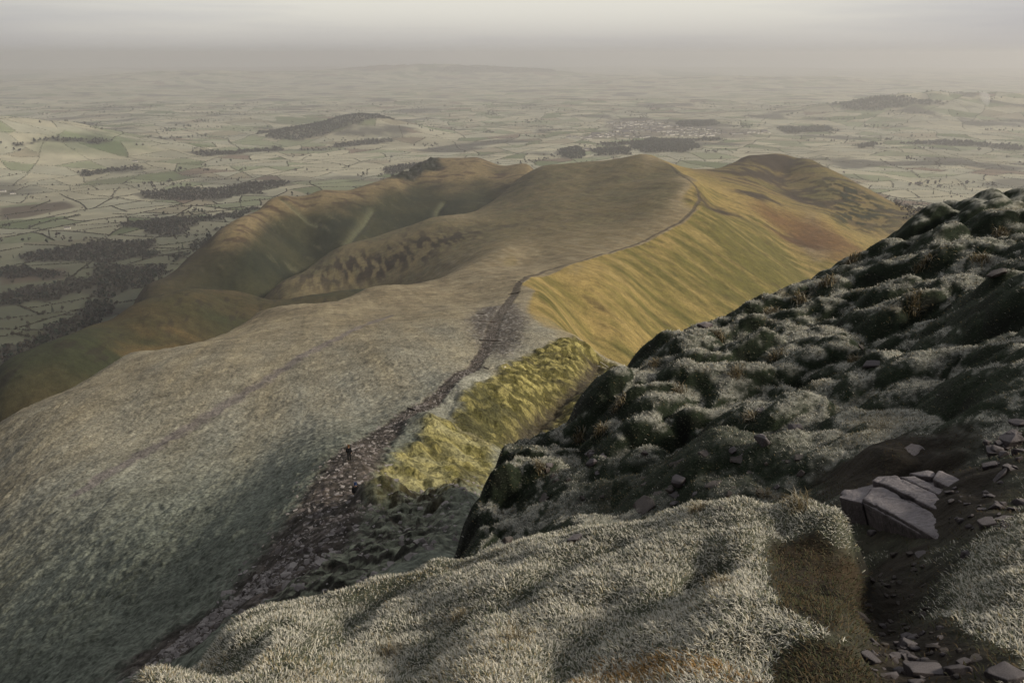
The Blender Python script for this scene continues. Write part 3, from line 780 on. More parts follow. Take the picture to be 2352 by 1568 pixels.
def wood_mask(x, y):
    m = np.zeros(x.shape)
    for q, sp_, cf in WOODS:
        x0, y0 = q.min(0) - 60; x1, y1 = q.max(0) + 60
        k = (x > x0) & (x < x1) & (y > y0) & (y < y1)
        if k.any(): m[k] = np.maximum(m[k], sstep(-14, 8, poly_sd(q, x[k], y[k]) + 1.3 * spc_w(q) * fbm(x[k] / (2.2 * spc_w(q)), y[k] / (2.2 * spc_w(q)), 431, 4)))
    return m

def build_plain():
    X, Y, R = polar(450, 48000, 960, -57, 57, 1650)
    Z = zP(X, Y)
    wx, wy = warp(X.ravel(), Y.ravel())
    lf = FIELDS.leaf(wx, wy).reshape(X.shape)
    q = np.random.default_rng(3).random((FIELDS.nleaf + 1, 4))
    c = q[lf]
    col = np.empty(X.shape + (3,))
    # frosted pasture, plain pasture, stubble and ploughed red earth
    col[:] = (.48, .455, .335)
    col = mixc(col, (.41, .405, .31), (c[..., 0] > .42) * 1.0); col = mixc(col, (.25, .285, .165), (c[..., 0] > .72) * .9)
    col = mixc(col, (.11, .15, .055), (c[..., 0] > .90) * .8); col = mixc(col, (.20, .13, .095), (c[..., 1] > .955) * .9)
    col = mixc(col, (.33, .285, .20), ((c[..., 1] > .82) & (c[..., 1] < .91)) * .8)
    br = fbm(X / 900, Y / 900, 441, 4)
    col = mixc(col, (.20, .19, .125), np.clip(.05 + 1.0 * br, 0, .55))
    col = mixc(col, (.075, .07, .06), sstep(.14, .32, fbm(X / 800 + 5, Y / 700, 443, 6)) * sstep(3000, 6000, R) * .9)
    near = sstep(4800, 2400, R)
    col = mixc(col, (.058, .068, .038), near * .90)  # darker green near fields, with deeper shade put into the colour
    near = None
    for qz in Z_MOOR: col = mixc(col, (.085, .062, .042), sstep(-20, 20, poly_sd(qz, X, Y)) * .9)
    for qz in Z_GREEN: col = mixc(col, (.10, .145, .06), sstep(-90, 60, poly_sd(qz, X, Y) + 120 * br) * .55)
    col = mixc(col, (.17, .145, .12), sstep(-60, 80, poly_sd(Z_TOWN, X, Y) + 120 * br) * .8)
    col = mixc(col, (.05, .043, .035), wood_mask(X, Y) * .7)
    col *= (1 + .16 * fbm(X / 45, Y / 45, 445, 3) + .10 * (c[..., 2:3] - .5)[..., 0])[..., None]
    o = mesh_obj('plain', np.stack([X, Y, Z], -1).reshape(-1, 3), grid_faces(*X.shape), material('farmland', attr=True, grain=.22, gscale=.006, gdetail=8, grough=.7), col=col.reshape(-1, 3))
    tag(o, 'hazy lowland of frosted fields below the mountain', None, None, 'structure')
build_plain()
#==FORE==
# ------------------------------------------------------------------ foreground: frosted brow and right hand shoulder
F_SPEC = (1.2, 78, 1150, -49, 49, 1350)
PEAT, TURF, RIME, STRAW = (.013, .014, .011), (.024, .034, .019), (.42, .42, .37), (.26, .17, .06)
Z_STRAW = zone([(1330,1568),(1380,1510),(1500,1478),(1640,1482),(1740,1520),(1800,1568)], 'F')
Z_BANK = zone([(1790,1268),(1850,1252),(1915,1288),(1968,1310),(1968,1440),(1900,1440),(1830,1408),(1785,1345)], 'F')
Z_BANK2 = zone([(1795,1480),(1870,1462),(1960,1498),(2010,1568),(1790,1568)], 'F')
Z_GULLY = zone([(1990,1300),(2060,1250),(2150,1240),(2130,1330),(2100,1420),(2352,1520),(2352,1568),(1990,1568),(1960,1480),(1985,1400)], 'F')
CREASES = [np.array([(*ground_hit(u, v, 'F')[:2], wd) for u, v, wd in q]) for q in ([(1255,1325,.16),(1180,1380,.15),(1010,1450,.13),(960,1510,.12),(930,1560,.1)], [(1640,1330,.10),(1560,1352,.13),(1450,1400,.15),(1340,1470,.14),(1280,1540,.10)], [(880,1360,.14),(790,1440,.14),(700,1500,.12)], [(1420,1250,.10),(1340,1275,.12),(1262,1318,.14)], [(640,1440,.14),(560,1500,.14),(520,1560,.12)])]
def crease(x, y):
    k = 0
    for q in CREASES:
        d, wd = line_d(q, x, y); k = np.maximum(k, np.exp(-(d / wd) ** 2))
    return k * sstep(8.5, 7, np.hypot(x, y))
Z_SCAR = zone([(1040,1262),(1060,1160),(1150,1075),(1400,1060),(1700,990),(1880,1060),(1890,1120),(1650,1142),(1350,1200)], 'F')
Z_GULLY2 = zone([(1930,1150),(1870,1070),(2000,1030),(2200,1010),(2352,1040),(2352,1180),(2240,1225),(2140,1250),(2000,1260)], 'F')

def fore_masks(x, y, nz):
    """how much hoar frost the turf at a place carries, and where bare peat shows"""
    r = np.hypot(x, y)
    n1 = fbm(x / .55, y / .55, 501, 4); n2 = fbm(x / 2.4, y / 2.4, 505, 3)
    bank = np.maximum(sstep(-.14, .06, poly_sd(Z_BANK, x, y) + .12 * n1), sstep(-.12, .06, poly_sd(Z_BANK2, x, y) + .12 * n1))
    bare = np.maximum.reduce([bank, 
                              sstep(-.15, .15, poly_sd(Z_GULLY, x, y) + .12 * n1), sstep(-.3, .3, poly_sd(Z_GULLY2, x, y) + .3 * n1)])
    k = sstep(6.5, 9.5, r)
    cr_ = crease(x, y)
    fr_far = sstep(.76, .95, nz + .12 * n1 + .07 * n2)
    fr_near = sstep(.45, .72, nz + .07 * n1) * (1 - .45 * cr_) * (1 - .55 * sstep(.22, .5, n2 + .4 * n1))
    fr = fr_near * (1 - k) + fr_far * k * (1 - .75 * sstep(-.5, .8, poly_sd(Z_SCAR, x, y) + .8 * n2))
    straw = sstep(-.08, .12, poly_sd(Z_STRAW, x, y) + .16 * n1)
    return fr * (1 - bare), bare, straw, n1, n2, bank

def build_fore():
    X, Y, R = polar(*F_SPEC)
    Z = polar_tps(tFORE, F_SPEC) + relief_F(X, Y)
    nk = R < 9
    cz = np.zeros(X.shape); cz[nk] = crease(X[nk], Y[nk]); Z = Z - .06 * cz
    nrm = normals(X, Y, Z)
    fr, bare, straw, n1, n2, bank_ = fore_masks(X, Y, nrm[..., 2])
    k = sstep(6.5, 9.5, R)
    col = mixc(np.broadcast_to(np.array(PEAT), X.shape + (3,)), TURF, sstep(.35, .75, nrm[..., 2] + .12 * n1) * (1 - bare))
    col = mixc(col, (.032, .025, .018), bare * .8)
    col = mixc(col, (.062, .044, .025), bank_ * sstep(-.35, .3, n2) * .85)
    grain = fbm(X / .10, Y / .10, 511, 3)
    col = mixc(col, RIME, fr * k * np.clip(.62 + .9 * grain, .1, .95))
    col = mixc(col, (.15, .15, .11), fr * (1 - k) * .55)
    col = mixc(col, (.22, .17, .08), fr * k * sstep(.25, .5, n2) * .35)
    col = mixc(col, (.13, .085, .035), straw * .7)
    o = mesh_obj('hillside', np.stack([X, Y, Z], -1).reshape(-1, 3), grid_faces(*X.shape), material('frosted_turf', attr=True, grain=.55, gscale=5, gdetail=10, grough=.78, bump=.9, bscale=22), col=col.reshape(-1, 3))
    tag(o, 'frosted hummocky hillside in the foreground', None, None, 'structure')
    return X, Y, Z, nrm
FX, FY, FZ, FN = build_fore()

def sample_F(i, j):
    """surface point and normal of the built foreground mesh at fractional grid positions"""
    a = np.clip(i.astype(int), 0, FX.shape[0] - 2); b = np.clip(j.astype(int), 0, FX.shape[1] - 2)
    f = i - a; g = j - b
    def s(A): return A[a, b] * (1 - f) * (1 - g) + A[a + 1, b] * f * (1 - g) + A[a, b + 1] * (1 - f) * g + A[a + 1, b + 1] * f * g
    n = np.stack([s(FN[..., q]) for q in range(3)], -1)
    return s(FX), s(FY), s(FZ), n / np.linalg.norm(n, axis=1, keepdims=True)

def blades(name, p, n, length, width, lean, col, mat, label, droop=.5):
    """one mesh of curved two-joint grass blades"""
    m = len(p); g = np.random.default_rng(len(name) * 7 + m)
    az = g.random(m) * 2 * math.pi
    d = np.stack([np.cos(az), np.sin(az), np.zeros(m)], -1)
    d[:, :] += np.stack([n[:, 0], n[:, 1], np.zeros(m)], -1) * .8
    d /= np.linalg.norm(d, axis=1, keepdims=True)
    up = n * .55 + np.array([0, 0, .45]); up /= np.linalg.norm(up, axis=1, keepdims=True)
    side = np.cross(d, up); side /= np.linalg.norm(side, axis=1, keepdims=True) + 1e-9
    ln = length[:, None]; wd = (width * .5)[:, None]; le = lean[:, None]
    a = up * np.cos(le) + d * np.sin(le)
    b = up * np.cos(le + droop * 1.5) + d * np.sin(le + droop * 1.5)
    p0 = p - n * .006; p1 = p0 + a * ln * .55; p2 = p1 + b * ln * .45
    V = np.stack([p0 - side * wd, p0 + side * wd, p1 - side * wd * .8, p1 + side * wd * .8, p2], 1).reshape(-1, 3)
    k = np.arange(m)[:, None] * 5
    q = k + np.array([[0, 1, 3, 2]]); t = k + np.array([[2, 3, 4]])
    o = mesh_obj(name, V, [q, t], mat, smooth=True, col=np.repeat(col, 5, axis=0))
    tag(o, label, None, None, 'stuff')
    return o

def build_grass():
    g = np.random.default_rng(99)
    nr, na = FX.shape
    lr = math.log(F_SPEC[1] / F_SPEC[0]) / (nr - 1)
    mat = material('rime_grass', attr=True, rough=.8, spec=.3)
    for r0, r1, cnt, L, W, name, label in ((1.9, 7.5, 290000, (.018, .044), (.003, .0062), 'frosted_grass', 'short grass thick with hoar frost on the nearest mound'),
                                            (7.5, 34, 430000, (.022, .058), (.006, .014), 'moor_grass', 'frost tipped grass over the hummocks of the right hand slope')):
        i0, i1 = math.log(r0 / F_SPEC[0]) / lr, math.log(r1 / F_SPEC[0]) / lr
        i = i0 + (i1 - i0) * g.random(cnt * 2); j = g.random(cnt * 2) * (na - 1.01)
        if r0 < 5: j = (.05 + .90 * g.random(cnt * 2)) * (na - 1.01)
        x, y, z, n = sample_F(i, j)
        fr, bare, straw, n1, n2, bank = fore_masks(x, y, n[:, 2])
        # even cover of the ground as it is seen: turn away faces get fewer
        rr = np.hypot(x, y); vx = -np.stack([x, y, z], -1); dist = np.linalg.norm(vx, axis=1); vx /= dist[:, None]
        face = np.clip((n * vx).sum(1), 0, 1)
        keep = (g.random(len(x)) < np.maximum(((.12 if r0 < 5 else .38) + .8 * fr) * (1 - .8 * bare), .55 * bank)) & (face > .02)
        idx = np.nonzero(keep)[0][:cnt]; bare = bare[idx]
        x, y, z, n, fr, straw, n1, n2, dist = (a[idx] for a in (x, y, z, n, fr, straw, n1, n2, dist))
        m = len(x)
        s = 1.0 if r0 < 5 else np.clip(dist / 14, .7, 2.0)
        ln = g.uniform(*L, m) * s; wd = g.uniform(*W, m) * s
        tone = g.random(m)
        c = np.array((.68, .655, .565)) * (0.72 + .5 * tone)[:, None]
        c = mixc(c, (.10, .12, .06) if r0 < 5 else (.040, .055, .030), (g.random(m) < (.22 + .5 * (1 - fr) if r0 < 5 else .14 + .84 * (1 - fr))) * .9)
        c = mixc(c, (.36, .28, .14), (g.random(m) < .10 + .35 * sstep(.1, .45, n2)) * .7)
        c = mixc(c, (.34, .20, .06), (g.random(m) < straw * .7) * .9)
        if r0 > 5: c = c * .88
        c = mixc(c, np.where((g.random(m) < .5)[:, None], (.085, .055, .022), (.05, .055, .02)), (bare > .45) * .93)
        blades(name, np.stack([x, y, z], -1), n, ln, wd, g.uniform(.2, 1.25, m), c, mat, label, .6)
build_grass()

def build_tussocks():
    """tall straw tufts on the mound tops; each tuft is a thing of its own"""
    g = np.random.default_rng(41)
    mat = material('straw_grass', attr=True, rough=.8)
    spots = [(1760,1140,.16),(1800,1152,.17),(1830,1160,.15),(1600,1172,.10),(1655,1345,.10),(1240,1075,.22),(900,1500,.12),(1180,1470,.12),(1050,1420,.10),(1500,838,.25),(1650,775,.3),(1770,720,.35),(1840,690,.4),(1900,650,.4),(1690,862,.3),(1560,900,.25),
             (1955,600,.4),(2120,610,.35),(1780,820,.3),(2100,700,.35),(2250,600,.4),(1420,930,.25),(1380,990,.22),(1330,1010,.2),(1720,960,.2),(1960,830,.25),(2300,540,.35)]
    for q, (u, v, h) in enumerate(spots):
        x0, y0, z0 = ground_hit(u, v, 'F', 1.5, 60, 900, True)
        m = 130
        x = x0 + g.normal(0, h * .30, m); y = y0 + g.normal(0, h * .30, m)
        P = np.stack([x, y, zF(x, y)], -1); nn = np.tile((0, 0, 1.0), (m, 1))
        c = np.array((.26, .21, .12)) * g.uniform(.5, 1.25, m)[:, None]
        c = mixc(c, (.42, .41, .36), (g.random(m) < .3) * .8)
        d = math.hypot(x0, y0)
        o = blades('grass_tuft', P - np.array((x0, y0, z0)), nn, g.uniform(.5, 1.1, m) * h, np.full(m, max(.0035, d * .0009)), g.uniform(.05, .8, m), c, mat, None, .6)
        o.location = (x0, y0, z0); del o['kind']
        tag(o, 'tuft of taller straw coloured grass on a frosted hummock', 'grass tuft', 'straw grass tufts on the hummocks')
build_tussocks()

def build_summit():
    """the rest of the hilltop behind the camera"""
    r = np.concatenate([[0.0], np.exp(np.linspace(math.log(.4), math.log(500), 60))]); a = np.linspace(RAD(49), RAD(311), 90)
    R, A = np.meshgrid(r, a, indexing='ij'); X = R * np.sin(A); Y = R * np.cos(A)
    Z = -1.72 + .03 * np.minimum(R, 25) - .35 * np.maximum(R - 30, 0) + .25 * fbm(X / 3, Y / 3, 521, 3) * sstep(1, 6, R)
    e = sstep(RAD(75), RAD(49), A) + sstep(RAD(285), RAD(311), A)
    ax = np.where(A < math.pi, RAD(48.9), RAD(311.1)); zx = zF(np.maximum(R, 1.2) * np.sin(ax), np.maximum(R, 1.2) * np.cos(ax))
    Z = Z * (1 - e) + np.minimum(zx, Z + 2) * e
    o = mesh_obj('ground', np.stack([X, Y, Z], -1).reshape(-1, 3), grid_faces(*X.shape)[:, ::-1], material('summit_turf', base=(.10, .10, .07), grain=.4, gscale=6, bump=.6, bscale=9))
    tag(o, 'grassy hilltop around the viewpoint', None, None, 'structure')
    a = np.linspace(RAD(-49), RAD(49), 60)
    R, A = np.meshgrid(np.linspace(0.0, 1.25, 8), a, indexing='ij'); X = R * np.sin(A); Y = R * np.cos(A)
    Z = -1.72 - .2 * R + 0 * X; Z[-1] = zF(X[-1], Y[-1])
    o = mesh_obj('ground', np.stack([X, Y, Z], -1).reshape(-1, 3), grid_faces(*X.shape), bpy.data.materials['summit_turf'])
    tag(o, 'patch of turf below the viewpoint', None, None, 'structure')
build_summit()
#==OBJECTS==
# ------------------------------------------------------------------ woods, hedges and trees on the plain
def leaf_cloud(p, rad, hgt, nq, size, g):
    """many small leaf sized quads spread through the volumes of crowns standing at p; returns vertices (n*nq*4,3)"""
    n = len(p)
    u = g.normal(size=(n, nq, 3)); u /= np.linalg.norm(u, axis=2, keepdims=True)
    u *= (g.random((n, nq, 1)) ** .45)
    c = p[:, None, :] + u * np.stack([rad, rad, hgt * .46], -1)[:, None, :] + np.stack([0 * hgt, 0 * hgt, hgt * .56], -1)[:, None, :]
    a = g.normal(size=(n, nq, 3)); a /= np.linalg.norm(a, axis=2, keepdims=True)
    b = np.cross(a, g.normal(size=(n, nq, 3))); b /= np.linalg.norm(b, axis=2, keepdims=True)
    s = (size[:, None] * g.uniform(.6, 1.3, (n, nq)))[..., None]
    return np.stack([c - a * s - b * s, c + a * s - b * s, c + a * s + b * s, c - a * s + b * s], 2).reshape(-1, 3)

def quads(n): return np.arange(n * 4).reshape(-1, 4)

BARE, CONIFER, HEDGE_C = np.array((.038, .033, .027)), np.array((.015, .023, .016)), np.array((.040, .037, .026))
FOL = material('winter_twigs', attr=True, rough=.95)

def in_view(x, y, m=1.06):
    az = np.abs(np.arctan2(x, y)); return az < RAD(36) * m

def build_woods():
    g = np.random.default_rng(12)
    P = []; K = []
    for q, spc, cf in WOODS:
        x0, y0 = q.min(0); x1, y1 = q.max(0)
        n = int(min(14000, (x1 - x0) * (y1 - y0) / spc ** 2))
        x = g.uniform(x0, x1, n); y = g.uniform(y0, y1, n)
        m = wood_mask(x, y) > g.uniform(.3, 1.0, n)
        # belongs to this wood only
        m &= poly_sd(q, x, y) > -22
        x, y = x[m], y[m]
        P.append(np.stack([x, y, np.full(len(x), spc)], -1)); K.append(g.random(len(x)) < sstep(cf - .35, cf + .35, .5 + .5 * fbm(x / 120, y / 120, 601, 2)) * 0 + cf)
    # scattered copses over the farmland
    x = g.uniform(-11000, 12000, 60000); y = g.uniform(2200, 12500, 60000)
    c = fbm(x / 420, y / 300, 611, 4)
    m = in_view(x, y) & (c > .30)
    x, y = x[m], y[m]; k = g.permutation(len(x))[:5000]
    P.append(np.stack([x[k], y[k], np.full(len(k), 22.)], -1)); K.append(g.random(len(k)) < .2)
    P = np.concatenate(P); K = np.concatenate(K)
    z = zP(P[:, 0], P[:, 1]); d = np.hypot(P[:, 0], P[:, 1])
    hgt = g.uniform(8, 14, len(P)) * np.where(K, 1.25, 1.0) * np.clip(P[:, 2] / 15, .75, 1.7); rad = np.where(K, .30, .52) * hgt
    V = leaf_cloud(np.stack([P[:, 0], P[:, 1], z], -1), rad, hgt, 13, hgt * .16, g)
    c = np.where(K[:, None], CONIFER, BARE) * g.uniform(.6, 1.5, len(P))[:, None]
    o = mesh_obj('woods', V, quads(len(V) // 4), FOL, smooth=False, col=np.repeat(c, 13 * 4, axis=0))
    tag(o, 'dark winter woods and copses among the frosted fields', None, None, 'stuff')
build_woods()

def build_hedges():
    g = np.random.default_rng(13)
    sg = np.array([s for s in FIELDS.seg])
    mx, my = (sg[:, 0] + sg[:, 2]) / 2, (sg[:, 1] + sg[:, 3]) / 2
    r = np.hypot(mx, my); ln = np.hypot(sg[:, 2] - sg[:, 0], sg[:, 3] - sg[:, 1])
    P = []; T = []; W = []
    for i in np.nonzero((r < 13500) & (r > 1500))[0]:
        if g.random() < .10: continue
        step = 6.0 if r[i] < 4500 else 11.0
        n = max(2, int(ln[i] / step))
        if ln[i] > 5000: continue
        t = (np.arange(n) + g.uniform(-.3, .3, n)) / n
        P.append(np.stack([sg[i, 0] + (sg[i, 2] - sg[i, 0]) * t, sg[i, 1] + (sg[i, 3] - sg[i, 1]) * t], -1))
        # thick old hedges with many trees, thin trimmed ones, and some with gaps
        q = g.random(); tree = (.05 if r[i] < 4000 else .003) + (.26 if q > .93 else .02 if q > .8 else 0)
        h = np.where(g.random(n) < tree, g.uniform(6, 11, n), g.uniform(1.8, 3.4, n) * (1.3 if q > .8 else 1.0))
        h = h * np.where(r[i] > 4500, 1.25, 1.0)
        T.append(h); W.append(np.full(n, step * .62))
    P = np.concatenate(P); T = np.concatenate(T); W = np.concatenate(W)
    x, y = unwarp(P[:, 0], P[:, 1])
    m = in_view(x, y) & (np.hypot(x, y) > 1500) & (np.hypot(x, y) < 13000)
    x, y, T, W = x[m], y[m], T[m], W[m]
    m = wood_mask(x, y) < .5
    x, y, T, W = x[m], y[m], T[m], W[m]
    z = zP(x, y); d = np.hypot(x, y)
    rad = np.where(T > 5, T * .40, W)
    for lo, hi, nq in ((0, 4500, 7), (4500, 99999, 4)):
        k = (d >= lo) & (d < hi)
        V = leaf_cloud(np.stack([x[k], y[k], z[k]], -1), rad[k], T[k], nq, np.maximum(1.3, T[k] * .22), g)
        c = HEDGE_C * g.uniform(.6, 1.45, k.sum())[:, None]
        o = mesh_obj('hedgerows', V, quads(len(V) // 4), FOL, smooth=False, col=np.repeat(c, nq * 4, axis=0))
        tag(o, 'dark hedgerows with scattered trees round the fields', None, None, 'stuff')
build_hedges()

def tube(path, rads, sides=5):
    """closed-ended tapering tube along a polyline"""
    V = []; F = []
    path = [Vector(p) for p in path]
    for i, p in enumerate(path):
        d = (path[min(i + 1, len(path) - 1)] - path[max(i - 1, 0)]).normalized()
        a = d.orthogonal().normalized(); b = d.cross(a)
        for k in range(sides):
            t = 2 * math.pi * k / sides; V.append(p + (a * math.cos(t) + b * math.sin(t)) * rads[i])
    for i in range(len(path) - 1):
        for k in range(sides):
            F.append((i * sides + k, i * sides + (k + 1) % sides, (i + 1) * sides + (k + 1) % sides, (i + 1) * sides + k))
    F2 = [tuple(range(sides))[::-1], tuple(range((len(path) - 1) * sides, len(path) * sides))]
    return [tuple(v) for v in V], F, F2

def py_mesh(name, V, F, mat, parent=None, smooth=True):
    me = bpy.data.meshes.new(name); me.from_pydata([tuple(v) for v in V], [], [tuple(f) for f in F]); me.validate(); me.update()
    for p in me.polygons: p.use_smooth = smooth
    for m in (mat if isinstance(mat, list) else [mat]): me.materials.append(m)
    o = bpy.data.objects.new(name, me); C.objects.link(o)
    if parent is not None: o.parent = parent
    return o

def empty(name, loc=(0, 0, 0), rz=0.0):
    o = bpy.data.objects.new(name, None); C.objects.link(o); o.location = loc; o.rotation_euler = (0, 0, rz); o.empty_display_size = .2
    return o

def copy_tree(o):
    c = o.copy(); C.objects.link(c)
    for ch in o.children:
        d = ch.copy(); C.objects.link(d); d.parent = c
    return c

BARK = material('bark', base=(.06, .048, .04), grain=.3, gscale=1.5)
def make_tree(kind, seed):
    g = np.random.default_rng(seed); rr = random.Random(seed)
    t = empty('tree')
    V, F = [], []
    def add(path, rads):
        v, f, f2 = tube(path, rads); b = len(V); V.extend(v); F.extend(tuple(i + b for i in q) for q in f + f2)
    H = 11.0 if kind == 'bare' else 15.0
    add([(0, 0, -.6), (.1, 0, H * .25), (.15, .1, H * .55), (.1, .2, H * .9)], [.34, .28, .18, .05])
    for k in range(7):
        a = k * 2.4 + rr.random(); z0 = H * (.22 + .08 * k); l = H * (.30 - .02 * k) * (1 if kind == 'bare' else .6)
        add([(.1, .05, z0), (math.cos(a) * l * .5, math.sin(a) * l * .5, z0 + l * .35), (math.cos(a) * l, math.sin(a) * l, z0 + l * .8)], [.12, .08, .03])
    py_mesh('trunk', V, F, BARK, t)
    if kind == 'bare':
        cl = np.array([(math.cos(i * 2.4) * 2.2 * rr.uniform(.5, 1.2), math.sin(i * 2.4) * 2.2 * rr.uniform(.5, 1.2), rr.uniform(1.0, 5.2)) for i in range(11)])
        Vc = leaf_cloud(cl, np.full(11, 1.7), np.full(11, 4.2), 34, np.full(11, .26), g); c = BARE * 1.15
    else:
        zz = np.linspace(1.0, H - 2.5, 11); rd = np.linspace(2.9, .5, 11)
        cl = np.stack([0 * zz, 0 * zz, zz - .8], -1)
        Vc = leaf_cloud(cl, rd, np.full(11, 2.8), 36, np.full(11, .34), g); c = CONIFER * 1.2
    n = len(Vc) // 4
    cc = np.repeat(np.asarray(c)[None] * g.uniform(.5, 1.6, n)[:, None], 4, axis=0)
    mesh_obj('crown', Vc, quads(n), FOL, smooth=False, col=cc, parent=t)
    return t

def build_trees():
    g = np.random.default_rng(14)
    pro = {('bare', 0): make_tree('bare', 3), ('bare', 1): make_tree('bare', 8), ('fir', 0): make_tree('fir', 4)}
    used = set()
    BL = [([(0,560),(560,470),(600,480),(420,610),(330,680),(215,770),(0,850)], 170, .22, 'tree standing in the wooded valley left of the mountain', 'trees in the left valley'),
          ([(0,420),(600,400),(640,440),(560,480),(0,545)], 70, .1, 'tree in the hedges of the frosted fields left of the dark spur', 'trees in the left hand fields'),
          ([(1930,395),(2352,380),(2352,450),(2200,478),(2050,440)], 42, .2, 'tree among the frosted fields behind the right hand shoulder', 'trees in the right hand fields')]
    for px, n, cf, lab, grp in BL:
        q = pz(px)
        x0, y0 = q.min(0); x1, y1 = q.max(0); got = 0; tries = 0
        while got < n and tries < 20000:
            tries += 1
            x, y = g.uniform(x0, x1), g.uniform(y0, y1)
            # as seen: nearer ground has the larger picture
            if g.random() > (1500 / math.hypot(x, y)) ** 2 * 1.5: continue
            if poly_sd(q, np.array([x]), np.array([y]))[0] < 0: continue
            if wood_mask(np.array([x]), np.array([y]))[0] < .5 and g.random() < .45: continue
            k = ('fir', 0) if g.random() < cf else ('bare', int(g.integers(2)))
            o = pro[k] if k not in used else copy_tree(pro[k])
            used.add(k)
            o.location = (x, y, float(zP(np.array([x]), np.array([y]))[0])); o.rotation_euler = (0, 0, g.random() * 6.28)
            s = g.uniform(.75, 1.45); o.scale = (s, s, s * g.uniform(.85, 1.15))
            if k[0] == 'fir': tag(o, 'dark conifer, ' + lab, 'tree', 'dark conifers, ' + grp)
            else: tag(o, 'bare brown winter ' + lab, 'tree', 'bare ' + grp)
            got += 1
build_trees()

# woods on the lower right hand flank of the far hill
def build_flank_wood():
    g = np.random.default_rng(15)
    q = zone([(2040,455),(2120,470),(2200,486),(2180,520),(2110,530),(2075,500)], 'MP')
    x0, y0 = q.min(0); x1, y1 = q.max(0)
    x = g.uniform(x0, x1, 5000); y = g.uniform(y0, y1, 5000)
    m = poly_sd(q, x, y) + 40 * fbm(x / 60, y / 60, 621, 2) > 0
    x, y = x[m][:900], y[m][:900]
    z = np.maximum(zM(x, y, None, False), zP(x, y)); h = g.uniform(6, 10, len(x))
    V = leaf_cloud(np.stack([x, y, z], -1), h * .5, h, 12, h * .15, g)
    o = mesh_obj('woods', V, quads(len(V) // 4), FOL, smooth=False, col=np.repeat(BARE * g.uniform(.6, 1.5, len(x))[:, None], 48, axis=0))
    tag(o, 'bare woodland on the lower flank of the far right hill', None, None, 'stuff')
build_flank_wood()

# ------------------------------------------------------------------ buildings far below
WHITE = material('whitewash', base=(.80, .78, .72), grain=.12, gscale=.4)
STONEWALL = material('stone_wall', base=(.36, .33, .29), grain=.2, gscale=.5)
SLATE = material('slate_roof', base=(.13, .12, .13), grain=.25, gscale=.6)
GLASS = material('window_glass', base=(.03, .035, .04), rough=.2, spec=.5)
def make_house(l, w_, h, wall, parts):
    V = [(-l, -w_, -1.5), (l, -w_, -1.5), (l, w_, -1.5), (-l, w_, -1.5), (-l, -w_, h), (l, -w_, h), (l, w_, h), (-l, w_, h), (-l, 0, h + w_ * .8), (l, 0, h + w_ * .8)]
    F = [(0, 1, 5, 4), (2, 3, 7, 6), (1, 2, 6, 9, 5), (3, 0, 4, 8, 7)]
    e = .35
    RV = [(-l - e, -w_ - e, h - e * .6), (l + e, -w_ - e, h - e * .6), (l + e, 0, h + w_ * .8 + .22), (-l - e, 0, h + w_ * .8 + .22), (l + e, w_ + e, h - e * .6), (-l - e, w_ + e, h - e * .6)]
    RV = RV + [(a, b, c - .2) for a, b, c in RV]
    RF = [(0, 1, 2, 3), (3, 2, 4, 5), (6, 9, 8, 7), (9, 11, 10, 8), (0, 6, 7, 1), (5, 4, 10, 11), (0, 3, 9, 6), (3, 5, 11, 9), (1, 7, 8, 2), (2, 8, 10, 4)]
    def box(x0, x1, y0, y1, z0, z1):
        v = [(x, y, z) for z in (z0, z1) for y in (y0, y1) for x in (x0, x1)]
        return v, [(0, 2, 3, 1), (4, 5, 7, 6), (0, 1, 5, 4), (2, 6, 7, 3), (0, 4, 6, 2), (1, 3, 7, 5)]
    if not parts:
        me = bpy.data.meshes.new('house')
        cv, cf = box(l * .6, l * .6 + .9, -.45, .45, h + w_ * .3, h + w_ * .8 + 1.2)
        me.from_pydata(V + RV + cv, [], F + [tuple(i + len(V) for i in f) for f in RF] + [tuple(i + len(V) + len(RV) for i in f) for f in cf])
        me.materials.append(wall); me.materials.append(SLATE)
        for i, p in enumerate(me.polygons): p.material_index = 1 if len(F) <= i < len(F) + len(RF) else 0
        o = bpy.data.objects.new('house', me); C.objects.link(o); return o
    t = empty('farmhouse')
    py_mesh('wall', V, F, wall, t, False); rf = py_mesh('roof', RV, RF, SLATE, t, False)
    for sx in (-1, 1):
        cv, cf = box(sx * l * .8 - .45, sx * l * .8 + .45, -.4, .4, h + w_ * .4, h + w_ * .8 + 1.3)
        py_mesh('chimney', cv, cf, wall, rf, False)
    for sx in (-.6, 0, .6):
        for z0 in (.8, 3.2):
            if sx == 0 and z0 < 1: continue
            cv, cf = box(sx * l - .55, sx * l + .55, -w_ - .05, -w_ + .1, z0, z0 + 1.3); py_mesh('window', cv, cf, GLASS, t, False)
    cv, cf = box(-.5, .5, -w_ - .06, -w_ + .1, -.2, 2.0); py_mesh('door', cv, cf, SLATE, t, False)
    return t

def put(o, u, v, rz, which='P'):
    x, y, z = ground_hit(u, v, which); z = float(zP(np.array([x]), np.array([y]))[0])
    o.location = (x, y, z); o.rotation_euler = (0, 0, rz)

